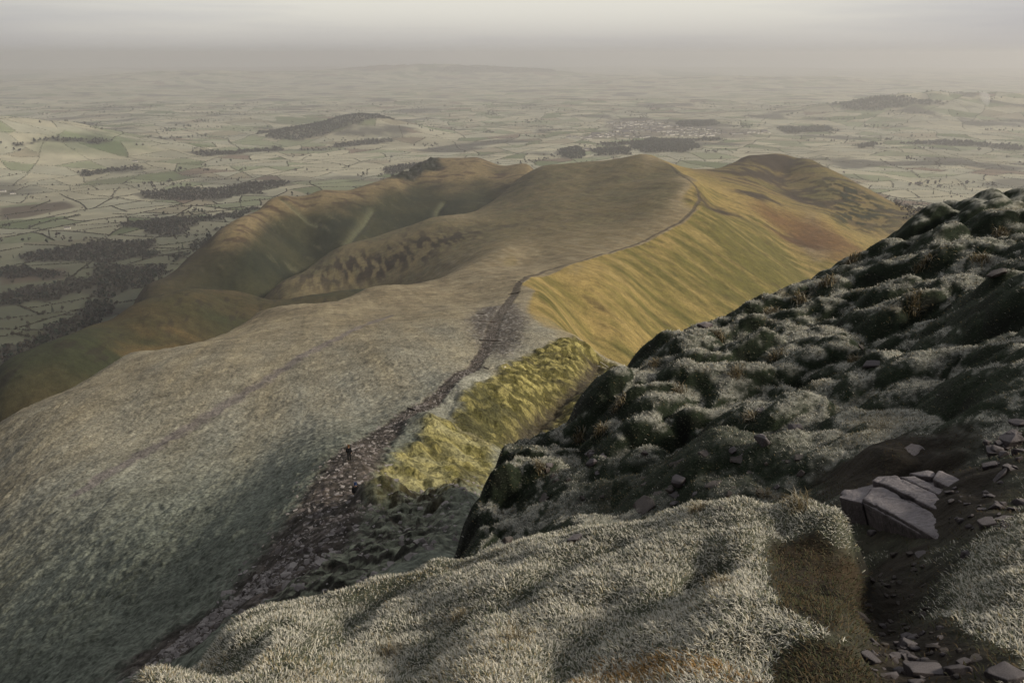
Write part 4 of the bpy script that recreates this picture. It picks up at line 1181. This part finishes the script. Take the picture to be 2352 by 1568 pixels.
def build_houses():
    g = np.random.default_rng(16)
    farms = [(155,526,11,4.5,6,'white farmhouse alone in the dark green fields above the wooded valley',.3), (6,441,16,5,7,'long white farm building near the edge of the frosted fields',.2), (30,446,12,4.5,6,'smaller white farm building beside the long white one',.5),
             (1347,346,22,8,12,'large white house before the dark conifers below the town',.1), (872,316,13,5,6,'small white house beside a tree behind the crag of the spur',.4), (310,372,14,5,6,'white farm among trees in the pale left hand fields',.2), (2110,424,20,7,7,'grey farm at the foot of the right hand fields',-.4), (1490,405,1,1,1,'',0)]
    for u, v, l, w_, h, lab, rz in farms:
        if not lab: continue
        o = make_house(l, w_, h, STONEWALL if 'grey' in lab else WHITE, True)
        put(o, u, v, rz); tag(o, lab, 'farmhouse')
    pro = [make_house(9, 4.5, 6, WHITE, False), make_house(15, 5, 6.5, WHITE, False), make_house(8, 5, 7, STONEWALL, False), make_house(22, 9, 7, STONEWALL, False)]
    used = set()
    rows = [((1395,283),(1500,279),26),((1410,289),(1520,284),26),((1420,296),(1530,291),26),((1400,303),(1520,299),22),((1370,310),(1470,306),18),((1350,315),(1440,313),14),
            ((1500,303),(1600,305),22),((1520,311),(1640,312),22),((1560,296),(1650,300),18),((1610,306),(1720,309),20),((1480,288),(1560,292),16),((1300,317),(1370,319),8),((1440,318),(1500,316),8),((1715,305),(1770,307),9)]
    for (a, b), (c, d), n in rows:
        for k in range(n):
            t = (k + g.uniform(-.35, .35)) / n
            u = a + (c - a) * t + g.normal(0, 2); v = b + (d - b) * t + g.normal(0, 1.3)
            j = int(g.choice(4, p=(.42, .33, .18, .07)))
            o = pro[j].copy() if j in used else pro[j]
            if j in used: C.objects.link(o)
            used.add(j)
            put(o, u, v, g.choice((.5, .8, .2)) + g.normal(0, .2))
            s = g.uniform(1.15, 1.7); o.scale = (s, s, s)
            if j < 2: tag(o, 'tiny white slate roofed house of the distant town', 'house', 'white houses of the distant town')
            else: tag(o, 'tiny grey stone slate roofed building of the distant town', 'house', 'grey stone buildings of the distant town')
build_houses()

def build_smoke():
    x, y, z = ground_hit(2268, 246, 'P')
    bm = bmesh.new(); bmesh.ops.create_icosphere(bm, subdivisions=4, radius=1.0)
    for v in bm.verts:
        h = (v.co.z + 1) / 2
        q = 1 + .25 * float(perlin(np.array([v.co.x * 2.2]), np.array([v.co.y * 2.2 + v.co.z * 3]), 631)[0])
        v.co.x = v.co.x * (22 + 46 * h) * q - 70 * h; v.co.y = v.co.y * (22 + 40 * h) * q; v.co.z = h * 150
    me = bpy.data.meshes.new('smoke'); bm.to_mesh(me); bm.free()
    o = bpy.data.objects.new('smoke', me); C.objects.link(o); o.location = (x, y, float(zP(np.array([x]), np.array([y]))[0]) + 3)
    m = bpy.data.materials.new('smoke'); m.use_nodes = True; t = m.node_tree; t.nodes.clear()
    out = t.nodes.new('ShaderNodeOutputMaterial'); v = t.nodes.new('ShaderNodeVolumePrincipled')
    v.inputs['Color'].default_value = (.95, .95, .95, 1); v.inputs['Density'].default_value = .012
    t.links.new(v.outputs[0], out.inputs['Volume']); me.materials.append(m)
    tag(o, 'small plume of white smoke rising on the far right hillside', 'smoke', None, 'stuff')
build_smoke()

# ------------------------------------------------------------------ stones
ROCK = material('frosted_sandstone', base=(.095, .08, .083), grain=.45, gscale=9, rime=(.345, .32, .335), bump=.9, bscale=34, rough=.9)
ROCK2 = material('dark_sandstone', base=(.075, .06, .055), grain=.4, gscale=9, rime=(.22, .20, .19), bump=.9, bscale=26, rough=.9)
SLABM = material('path_stone', base=(.13, .11, .105), grain=.35, gscale=5, rime=(.46, .43, .42), bump=.6, bscale=9, rough=.9)

def rock_mesh(seed, flat=.6, blocky=.5, long=1.0, sub=2):
    """a broken stone: convex hull of jittered box and sphere points, edges worn, surface roughened"""
    rr = random.Random(seed)
    bm = bmesh.new()
    for k in range(18):
        d = Vector((rr.gauss(0, 1), rr.gauss(0, 1), rr.gauss(0, 1))).normalized()
        b = Vector([math.copysign(min(abs(c) ** .35, 1), c) for c in d])
        p = d.lerp(b * .82, blocky) * rr.uniform(.86, 1.06)
        bm.verts.new((p.x * long, p.y, p.z * flat))
    r = bmesh.ops.convex_hull(bm, input=bm.verts)
    junk = [g for g in bm.verts if not g.link_faces]
    bmesh.ops.delete(bm, geom=junk, context='VERTS')
    bmesh.ops.dissolve_limit(bm, angle_limit=RAD(16), verts=bm.verts, edges=bm.edges)
    bmesh.ops.bevel(bm, geom=bm.edges[:], offset=.07 * min(1, flat * 1.4), segments=2, affect='EDGES', profile=.6)
    bmesh.ops.triangulate(bm, faces=bm.faces)
    for _ in range(sub):
        bmesh.ops.subdivide_edges(bm, edges=[e for e in bm.edges if e.calc_length() > .16], cuts=1, use_grid_fill=True)
        bmesh.ops.triangulate(bm, faces=bm.faces)
    bmesh.ops.recalc_face_normals(bm, faces=bm.faces)
    co = np.array([v.co for v in bm.verts]); no = np.array([v.normal for v in bm.verts])
    nz = .045 * fbm(co[:, 0] * 2.2 + co[:, 2] * 1.7, co[:, 1] * 2.2 - co[:, 2] * 1.3, seed, 4)
    for v, k, n_ in zip(bm.verts, nz, no): v.co += Vector(n_) * float(k)
    bmesh.ops.translate(bm, vec=(0, 0, flat * .45), verts=bm.verts)
    me = bpy.data.meshes.new('stone'); bm.to_mesh(me); bm.free()
    for p in me.polygons: p.use_smooth = True
    return me

ROCKS = {}
def rock(kind, seed, mat=None):
    key = (kind, seed, mat.name if mat else '')
    if key not in ROCKS:
        fl, bl, lo = {'slab': (.26, .7, 1.25), 'block': (.62, .8, 1.25), 'lump': (.7, .25, 1.15), 'long': (.30, .6, 3.4)}[kind]
        me = rock_mesh(seed * 17 + len(kind), fl, bl, lo); me.materials.append(mat or ROCK); ROCKS[key] = me
    return ROCKS[key]

def ground_normal(x, y, f):
    e = .06
    q = f(np.array([x + e, x - e, x, x]), np.array([y, y, y + e, y - e]))
    return Vector((-(q[0] - q[1]) / (2 * e), -(q[2] - q[3]) / (2 * e), 1)).normalized()

def place_rock(u, v, wpx, kind, seed, name='stone', label=None, cat='stone', group=None, rz=None, tilt=(0, 0), mat=None, which='F', sink=.22):
    """a stone whose visible width is about wpx survey pixels, lying where the ray meets the ground"""
    f = zF if which == 'F' else zM
    x, y, z = ground_hit(u, v, which, 1.5, 120, 900, True)
    z = float(f(np.array([x]), np.array([y]))[0])
    s = wpx / FPX * math.sqrt(x * x + y * y + z * z) / (2.2 if kind != 'long' else 6.6)
    o = bpy.data.objects.new(name, rock(kind, seed, mat)); C.objects.link(o)
    n = ground_normal(x, y, f).lerp(Vector((0, 0, 1)), .35).normalized()
    q = n.to_track_quat('Z', 'Y').to_matrix().to_4x4() @ Matrix.Rotation(random.random() * 6.28 if rz is None else rz, 4, 'Z') @ Matrix.Rotation(tilt[0], 4, 'X') @ Matrix.Rotation(tilt[1], 4, 'Y')
    o.matrix_world = Matrix.Translation((x, y, z - sink * s)) @ q @ Matrix.Scale(s, 4)
    if label: tag(o, label, cat, group)
    return o

def build_rocks():
    big = [(1324,1240,42,'block',1,'small white square stone on the edge of the frosted mound',.2,(0,.1)),
           (1251,1142,36,'slab',2,'flat grey triangular stone on the dark peat slope',.5,(.2,0)),
           (1752,1012,42,'block',3,'pale rounded block in the brown peat hollow on the slope',.1,(0,0)),
           (1826,984,34,'lump',4,'pointed pale stone just above the rounded block',.9,(.3,0)),
           (2106,1038,56,'slab',5,'half buried pale boulder in shadow behind the cracked slabs',.3,(0,.15)),
           (2318,1012,52,'lump',6,'leftmost rounded boulder of the outcrop on the right bank',.2,(0,0)),
           (2344,974,40,'block',7,'squared pale boulder on top of the right bank',.4,(0,0)),
           (2346,1040,40,'lump',8,'small boulder below the rounded boulders on the right bank',.8,(0,0)),
           (2292,1098,66,'long',9,'leaning grey slab with its lower end buried, right of the cracked slabs',-.9,(.2,.35)),
           (1620,752,42,'lump',10,'pale boulder on the skyline of the frosted shoulder',.1,(0,0)),
           (2018,832,92,'long',11,'long thin pale stone lying on a frosted hummock',.62,(0,0)),
           (2290,1168,34,'lump',12,'round grey stone right of the cracked slabs',.1,(0,0)),
           (2270,1205,46,'block',13,'angular stone nearest above the right frosted mound',.7,(0,.1)),
           (2310,1190,48,'slab',14,'flat oval stone between round stone and right mound',.2,(0,0)),
           (1562,1104,40,'lump',15,'pale stone half sunk in turf behind the frosted mound',.2,(0,0)),
           (1640,1112,50,'slab',16,'brownish stone among turf behind the mound crest',.2,(0,0)),
           (1165,1243,36,'lump',17,'grey stone at the foot of the dark crag',.4,(0,0)),
           (1480,1158,70,'slab',18,'mossy stone slab leaning on the peat slope behind the mound',.4,(.2,0)),
           (1560,1060,60,'slab',19,'low frosted stone on the dark slope',.3,(.1,0)),
           (1700,1050,46,'slab',21,'flat reddish stone beside the pale rounded block',.3,(0,0)),
           (2292,625,54,'slab',20,'flat grey stone in a dark hollow near the right edge of the shoulder',.1,(0,0)),
           (1748,940,24,'slab',22,'little pale stone on the grassy flank of the shoulder',.1,(0,0)),
           (1975,795,24,'slab',23,'small dark blue grey stone among shaded hummocks',.1,(0,0)),
           (2120,1272,40,'slab',24,'smooth stone tucked against the left side of the right mound',.6,(0,.2)),
           (1996,1515,48,'block',25,'dusty brick shaped stone at the left end of the gully stones',.4,(0,.1)),
           (2126,1548,76,'block',26,'largest oblong stone at the bottom edge of the gully',-.3,(0,0)),
           (2205,1545,56,'block',27,'pointed oblong stone in the bottom right gully',-.7,(.1,0)),
           (2320,1556,80,'block',28,'large pale stone in the bottom right corner',.1,(0,0)),
           (2085,1483,42,'lump',29,'rough rounded stone topping the small gully stones',.3,(0,0)),
           (1978,1420,34,'block',30,'dark grey stone on the floor of the gully',.3,(0,0)),
           (2105,1568,40,'lump',31,'half seen pale stone at the very bottom of the gully',.3,(0,0)),
           (2250,1510,40,'slab',32,'dark angular stone between two pale gully stones',.3,(0,0)),
           (2218,1275,30,'lump',33,'white capped stone at the tip of the cracked slabs',.3,(0,0)),
           (2005,1225,24,'lump',34,'single pebble in the shade under the cracked slabs',.3,(0,0))]
    for u, v, wd, k, sd_, lab, rz, ti in big:
        dark = any(q in lab for q in ('dark', 'reddish', 'mossy', 'brownish'))
        place_rock(u, v, wd, k, sd_, 'boulder' if wd > 60 else 'stone', lab, 'boulder' if wd > 60 else 'stone', None, rz, ti, ROCK2 if dark else ROCK)
    g = random.Random(31)
    P1 = [(g.uniform(2180, 2310), g.uniform(1120, 1215)) for _ in range(26)]
    for u, v in P1:
        place_rock(u, v, g.uniform(7, 20), g.choice(('lump', 'block')), g.randint(40, 45), 'pebble', 'pebble scattered beside the cracked slabs', 'pebble', 'pebbles beside the cracked slabs')
    P5 = [(g.uniform(2255, 2350), g.uniform(985, 1235)) for _ in range(22)]
    for u, v in P5:
        place_rock(u, v, g.uniform(14, 36), g.choice(('lump', 'block', 'slab')), g.randint(40, 45), 'pebble', 'loose grey stone along the right bank above the mound', 'stone', 'loose stones along the right bank')
    P2 = [(min(2345, max(1985, g.gauss(2100, 60))), min(1566, g.gauss(1505, 26))) for _ in range(58)]
    for u, v in P2:
        place_rock(u, v, g.uniform(12, 32), g.choice(('lump', 'block', 'block')), g.randint(40, 45), 'stone', 'fist sized stone of the loose gully rubble', 'stone', 'loose gully stones', mat=ROCK if g.random() < .6 else ROCK2)
    P3 = [(g.uniform(1985, 2140), g.uniform(1260, 1470)) for _ in range(45)]
    for u, v in P3:
        place_rock(u, v, g.uniform(8, 22), g.choice(('slab', 'block')), g.randint(40, 45), 'pebble', 'dark pebble on the shaded gully floor', 'pebble', 'dark pebbles on the gully floor', mat=ROCK2)
    P4 = [(g.uniform(1250, 1850), g.uniform(1030, 1170)) for _ in range(40)]
    for u, v in P4:
        place_rock(u, v, g.uniform(10, 34), g.choice(('slab', 'lump')), g.randint(40, 45), 'stone', 'small stone showing through turf on the peat slope', 'stone', 'small stones on the peat slope', mat=ROCK if g.random() < .35 else ROCK2)
build_rocks()

def build_outcrop():
    """cracked bedrock slabs tilted out of the gully floor"""
    A, B, D = [np.array((math.sin(th) * r, math.cos(th) * r, -t * r)) for (th, t), r in ((ray(1925, 1134), 7.25), (ray(2153, 1240), 5.95), (ray(2190, 1100), 7.45))]
    n = np.cross(B - A, D - A); n /= np.linalg.norm(n); n = n if n[2] > 0 else -n
    outl = [[(1938,1119),(1978,1115),(1999,1118),(1978,1149),(1960,1145),(1926,1137),(1925,1128)],
            [(2000,1120),(2028,1119),(2070,1138),(2143,1175),(2165,1205),(2154,1240),(2053,1181),(1980,1145)],
            [(2018,1098),(2059,1096),(2150,1138),(2176,1169),(2150,1176),(2098,1150),(2037,1119),(2003,1109)],
            [(2064,1097),(2101,1096),(2172,1127),(2156,1138)], [(2086,1091),(2134,1083),(2152,1088),(2141,1100),(2103,1095)], [(2156,1086),(2167,1086),(2212,1110),(2184,1128),(2143,1107)]]
    outl.append([(1927,1130),(1938,1120),(2018,1099),(2086,1092),(2167,1087),(2235,1120),(2205,1175),(2156,1240),(1982,1147)])
    lift = [-.02, 0.0, .025, .012, .02, .03, -.035]
    c0 = (A + B + D) / 3
    t = empty('rock_outcrop', tuple(c0))
    tag(t, 'tilted grey bedrock split by cracks into long slabs, in the gully beyond the mound', 'rock outcrop')
    for k, (q, lf) in enumerate(zip(outl, lift)):
        bm = bmesh.new(); vs = []
        for u, v in q:
            th, tt = ray(u, v); d = np.array((math.sin(th), math.cos(th), -tt))
            p = d * ((A @ n) / (d @ n)) + n * lf - c0
            vs.append(bm.verts.new(p))
        f = bm.faces.new(vs)
        f.normal_update()
        if f.normal.dot(Vector(n)) < 0: f.normal_flip()
        r = bmesh.ops.extrude_face_region(bm, geom=[f]); nv = [g for g in r['geom'] if isinstance(g, bmesh.types.BMVert)]
        bmesh.ops.translate(bm, vec=Vector(n) * -.42 + Vector((.03, .06, 0)), verts=nv)
        bmesh.ops.recalc_face_normals(bm, faces=bm.faces)
        bmesh.ops.bevel(bm, geom=bm.edges[:], offset=.014, segments=2, affect='EDGES', profile=.5)
        bmesh.ops.triangulate(bm, faces=bm.faces)
        for _ in range(5):
            bmesh.ops.subdivide_edges(bm, edges=[e for e in bm.edges if e.calc_length() > .05], cuts=1)
            bmesh.ops.triangulate(bm, faces=bm.faces)
        bmesh.ops.recalc_face_normals(bm, faces=bm.faces); bm.normal_update()
        co = np.array([v.co for v in bm.verts]); no = np.array([v.normal for v in bm.verts])
        ax = (B - A) / np.linalg.norm(B - A); s_ = co @ ax; w2 = co @ np.cross(n, ax)
        dz = .014 * fbm(s_ * 1.2, w2 * 6, 640 + k, 4) + .006 * fbm(s_ * 11, w2 * 11, 650 + k, 3) - .014 * sstep(.05, .0, np.abs(fbm(s_ * 1.1 + 3 * k, w2 * 3.2, 660 + k, 2)))
        for v, a, b in zip(bm.verts, dz, no): v.co += Vector(b) * float(a)
        me = bpy.data.meshes.new('slab'); bm.to_mesh(me); bm.free()
        for p in me.polygons: p.use_smooth = True
        me.materials.append(ROCK)
        o = bpy.data.objects.new('slab', me); C.objects.link(o); o.parent = t
build_outcrop()

def build_path_stones():
    g = np.random.default_rng(17)
    cand = []
    while len(cand) < 2800:
        k = int(12 * g.random() ** 1.6); f = g.random()
        ax, ay, aw = PATH_W[k]; bx, by, bw = PATH_W[k + 1]
        q = g.normal(0, .27) * (aw + (bw - aw) * f) * 1.2
        dx, dy = bx - ax, by - ay; L = math.hypot(dx, dy)
        cand.append((ax + dx * f - dy / L * q, ay + dy * f + dx / L * q))
    cand = np.array(cand)
    # and along the rubble slope
    q = Z_RUBBLE; e = np.stack([g.uniform(q[:, 0].min(), q[:, 0].max(), 2500), g.uniform(q[:, 1].min(), q[:, 1].max(), 2500)], -1)
    e = e[poly_sd(q, e[:, 0], e[:, 1]) > -.5][:500]
    cand = np.concatenate([cand, e]); rub = np.arange(len(cand)) >= len(cand) - len(e)
    size = .06 + .20 * g.random(len(cand)) ** 2.4
    size[g.random(len(cand)) < .03] *= 1.8
    d = np.hypot(cand[:, 0], cand[:, 1]); order = np.argsort(-(size / d))
    z = hill_z(cand[:, 0], cand[:, 1])
    first = set(order[:165].tolist())
    V0 = {}
    for s_ in range(6):
        me = rock_mesh(700 + s_, .26, .7, 1.3, 1); me.materials.append(SLABM); V0[s_] = me
    rest = []
    for i in range(len(cand)):
        s_ = i % 6
        M = Matrix.Translation((cand[i, 0], cand[i, 1], z[i] - .05 * size[i])) @ Matrix.Rotation(g.normal(0, .22), 4, 'X') @ Matrix.Rotation(.35 + g.normal(0, .22), 4, 'X') @ Matrix.Rotation(g.random() * 6.28, 4, 'Z') @ Matrix.Scale(float(size[i]), 4)
        if i in first:
            o = bpy.data.objects.new('stone', V0[s_]); C.objects.link(o); o.matrix_world = M
            if rub[i]: tag(o, 'loose stone on the rubble slope right of the muddy path', 'stone', 'loose stones on the rubble slope')
            else: tag(o, 'flat pale stone lying loose on the muddy mountain path', 'stone', 'loose stones on the path')
        else: rest.append((s_, M))
    # the smaller ones as one bed of scree
    low = {}
    for s_ in range(6):
        bm = bmesh.new(); rr = random.Random(s_)
        for k in range(9): bm.verts.new((rr.uniform(-1.2, 1.2), rr.uniform(-1, 1), rr.uniform(0, .42)))
        bmesh.ops.convex_hull(bm, input=bm.verts); bmesh.ops.triangulate(bm, faces=bm.faces)
        bmesh.ops.delete(bm, geom=[v for v in bm.verts if not v.link_faces], context='VERTS')
        bm.verts.index_update(); low[s_] = (np.array([v.co for v in bm.verts]), np.array([[v.index for v in f.verts] for f in bm.faces])); bm.free()
    VV, FF, b = [], [], 0
    for s_, M in rest:
        v, f = low[s_]; m = np.array(M)
        VV.append(v @ m[:3, :3].T + m[:3, 3]); FF.append(f + b); b += len(v)
    o = mesh_obj('scree', np.concatenate(VV), np.concatenate(FF), SLABM, smooth=False)
    tag(o, 'small broken stones strewn over the muddy path', None, None, 'stuff')
build_path_stones()

# ------------------------------------------------------------------ timber on the path
WOOD = material('weathered_timber', base=(.055, .042, .036), grain=.3, gscale=9)
PALEWOOD = material('bleached_timber', base=(.62, .58, .50), grain=.2, gscale=6)
def build_timber():
    bars = [((779,1037),(824,1041.5),.07,'dark drainage log across the path at the walking figure\'s feet'), ((936,922),(964,933),.15,'drainage log where the path bends above the mossy break'),
            ((1105,842),(1122,847),.15,'short log across the narrow part of the path below the platform'), ((1100,790),(1152,791.5),.14,'lowest of the logs set across the stony platform'),
            ((1099,752),(1139,753),.16,'middle log set across the stony platform'), ((1095,735),(1117,735),.15,'topmost log on the left of the stony platform'),
            ((1167,684.5),(1196,680),.17,'log across the path just above the stony platform'), ((1174,648),(1196,652.5),.18,'farthest drainage log on the path near the col')]
    for a, b, r, lab in bars:
        p = []
        for (u, v) in (a, ((a[0] + b[0]) / 2, (a[1] + b[1]) / 2), b):
            x, y, _ = ground_hit(u, v, 'M', 20, 900); p.append((x, y, float(hill_z(np.array([x]), np.array([y]))[0]) + r * .3))
        # a straight pole between the two ends
        A, B = Vector(p[0]), Vector(p[2]); m = (A + B) / 2
        v, f, f2 = tube([A - m, (A - m) * .5, Vector((0, 0, 0)), (B - m) * .5, B - m], [r * .9, r, r * .95, r, r * .85], 9)
        o = py_mesh('log', v, f + f2, WOOD); o.location = m; tag(o, lab, 'log')
    def board(a, b, r, lab, lift=.1, name='wooden_post'):
        A = Vector(ground_hit(*a, 'M', 20, 900)); B = Vector(ground_hit(*b, 'M', 20, 900))
        A.z = float(hill_z(np.array([A.x]), np.array([A.y]))[0]) + lift; B.z = float(hill_z(np.array([B.x]), np.array([B.y]))[0]) + lift
        m = (A + B) / 2
        v, f, f2 = tube([A - m, Vector((0, 0, 0)), B - m], [r, r, r * .9], 4)
        o = py_mesh(name, v, f + f2, PALEWOOD, None, False); o.location = m; tag(o, lab, name.split('_')[-1])
    board((1157.5,848), (1169.5,842.6), .16, 'white marker post lying in pale grass right of the path')
    board((1374,830), (1392,843), .20, 'bleached plank lying at the head of the mossy gully', .15, 'fallen_plank')
    board((1379,829), (1397,842), .15, 'second thinner bleached plank beside the first at the gully head', .3, 'fallen_plank')
build_timber()

# ------------------------------------------------------------------ the two walkers
CLOTH = material('dark_jacket', base=(.012, .013, .016), grain=.3, gscale=20)
TROUS = material('dark_trousers', base=(.014, .014, .015), grain=.3, gscale=20)
SKIN = material('skin', base=(.45, .28, .21))
HAIR = material('auburn_hair', base=(.15, .075, .03), grain=.3, gscale=30)
BEANIE = material('blue_beanie', base=(.03, .06, .16), grain=.3, gscale=40)
BOOT = material('boot_leather', base=(.02, .016, .013))
def skinned(name, V, E, Rr, mat, parent, root=0, sub=2):
    me = bpy.data.meshes.new(name); me.from_pydata(V, E, []); me.update()
    o = bpy.data.objects.new(name, me); C.objects.link(o)
    md = o.modifiers.new('skin', 'SKIN'); md.use_smooth_shade = True
    for i, d in enumerate(me.skin_vertices[0].data):
        d.radius = Rr[i] if isinstance(Rr[i], tuple) else (Rr[i], Rr[i]); d.use_root = (i == root)
    s = o.modifiers.new('subdivision', 'SUBSURF'); s.levels = sub; s.render_levels = sub
    me.materials.append(mat)
    o.parent = parent
    return o
def make_person(loc, rz, stride, hat, label):
    t = empty('person', loc, rz); tag(t, label, 'person')
    s = stride
    # faces -Y; joints: pelvis, spine, chest, neck, head, arms, legs
    V = [(0, 0, .95), (0, .01, 1.15), (0, .02, 1.36), (0, 0, 1.50), (0, -.02, 1.60), (0, -.03, 1.72),
         (-.17, .02, 1.42), (-.25, .05, 1.15), (-.24, -.08, .93), (-.24, -.12, .84), (.17, .02, 1.42), (.25, -.02, 1.15), (.25, -.14, .95), (.25, -.18, .87),
         (-.10, 0, .90), (-.11, -.10 * s, .50), (-.11, .10 * s, .09), (-.11, -.06 * s, .035), (.10, 0, .90), (.11, .12 * s, .50), (.12, .22 * s, .10), (.12, .08 * s, .035)]
    E = [(0, 1), (1, 2), (2, 3), (3, 4), (4, 5), (2, 6), (6, 7), (7, 8), (8, 9), (2, 10), (10, 11), (11, 12), (12, 13), (0, 14), (14, 15), (15, 16), (16, 17), (0, 18), (18, 19), (19, 20), (20, 21)]
    R_ = [(.15, .11), (.14, .11), (.17, .12), .055, .085, .09, .075, .05, .04, .035, .075, .05, .04, .035, .095, .06, .045, .045, .095, .06, .045, .045]
    skinned('body', V, E, R_, SKIN, t)
    # hands with fingers
    for h, (wx, wy, wz) in enumerate(((-.24, -.12, .84), (.25, -.18, .87))):
        sx = -1 if h == 0 else 1
        Vh = [(wx, wy, wz), (wx, wy - .02, wz - .07)]; Eh = [(0, 1)]; Rh = [.03, .034]
        for k, (dx, dy, ln) in enumerate(((0, -.03, .07), (0, -.01, .08), (0, .01, .075), (0, .03, .06))):
            b = len(Vh); Vh += [(wx + dx, wy - .02 + dy, wz - .09), (wx + dx - sx * .01, wy - .02 + dy, wz - .09 - ln * .55), (wx + dx - sx * .03, wy - .02 + dy, wz - .09 - ln)]; Eh += [(1, b), (b, b + 1), (b + 1, b + 2)]; Rh += [.011, .010, .008]
        b = len(Vh); Vh += [(wx - sx * .01, wy - .055, wz - .05), (wx - sx * .015, wy - .075, wz - .085)]; Eh += [(0, b), (b, b + 1)]; Rh += [.012, .010]
        skinned('hand', Vh, Eh, Rh, SKIN, t, 0, 1)
    j = [0, 1, 2, 6, 7, 8, 10, 11, 12]; mp = {a: i for i, a in enumerate(j)}
    VJ = [V[a] for a in j] + [(0, 0, .86), (0, .0, 1.47)]
    EJ = [(mp[a], mp[b]) for a, b in E if a in mp and b in mp] + [(0, 9), (2, 10)]
    RJ = [(.20, .16), (.19, .16), (.21, .16), .105, .08, .065, .105, .08, .065, (.205, .165), (.10, .10)]
    skinned('jacket', VJ, EJ, RJ, CLOTH, t, 1)
    j = [0, 14, 15, 16, 18, 19, 20]; mp = {a: i for i, a in enumerate(j)}
    skinned('trousers', [V[a] for a in j], [(mp[a], mp[b]) for a, b in E if a in mp and b in mp], [(.175, .135), .12, .085, .075, .12, .085, .075], TROUS, t)
    for sx, a in ((-1, 16), (1, 20)):
        p = V[a]; skinned('boot', [p, (p[0], p[1] + .02, .055), (p[0], p[1] - .10, .045), (p[0], p[1] - .19, .035)], [(0, 1), (1, 2), (2, 3)], [.065, .06, .055, .04], BOOT, t, 1, 1)
    if hat: skinned('beanie', [(0, -.015, 1.66), (0, -.02, 1.74), (0, 0, 1.80)], [(0, 1), (1, 2)], [.112, .11, .06], BEANIE, t, 1)
    else: skinned('hair', [(0, .005, 1.62), (0, -.005, 1.70), (0, -.02, 1.77)], [(0, 1), (1, 2)], [.09, .104, .08], HAIR, t, 1)
    # face
    vf, ff, f2 = tube([(0, -.105, 1.665), (0, -.13, 1.63), (0, -.115, 1.62)], [.010, .018, .012], 6); py_mesh('nose', vf, ff + f2, SKIN, t)
    return t
def stand(u, v, r0, r1):
    x, y, _ = ground_hit(u, v, 'M', r0, r1); return (x, y, float(hill_z(np.array([x]), np.array([y]))[0]) + .01)
p1 = stand(802, 1046, 40, 200)
make_person(p1, math.pi + .25, .9, False, 'auburn haired walker in dark clothes standing on the stony path')
x, y = p1[0] * .80 + .6, p1[1] * .80
th, t_ = ray(819, 1150); r_ = 56.5
q = (math.sin(th) * r_, math.cos(th) * r_)
make_person((*q, float(hill_z(np.array([q[0]]), np.array([q[1]]))[0]) + .01), .3, .7, True, 'dark clad walker in a blue beanie, half hidden behind the turf edge')
# ------------------------------------------------------------------ haze
def build_haze():
    me = bpy.data.meshes.new('haze'); bm = bmesh.new()
    bmesh.ops.create_cube(bm, size=1.0)
    bmesh.ops.scale(bm, vec=(110000, 110000, 1320), verts=bm.verts)
    bm.to_mesh(me); bm.free()
    o = bpy.data.objects.new('haze', me); C.objects.link(o)
    o.location = (0, 0, -540)
    m = bpy.data.materials.new('haze'); m.use_nodes = True
    t = m.node_tree; t.nodes.clear()
    out = t.nodes.new('ShaderNodeOutputMaterial'); v = t.nodes.new('ShaderNodeVolumePrincipled')
    v.inputs['Color'].default_value = (.965, .965, 1.0, 1); v.inputs['Density'].default_value = 0.70e-4; v.inputs['Anisotropy'].default_value = 0.45
    t.links.new(v.outputs[0], out.inputs['Volume'])
    me.materials.append(m)
    tag(o, 'pale winter haze over the lowland', None, None, 'stuff')
build_haze()
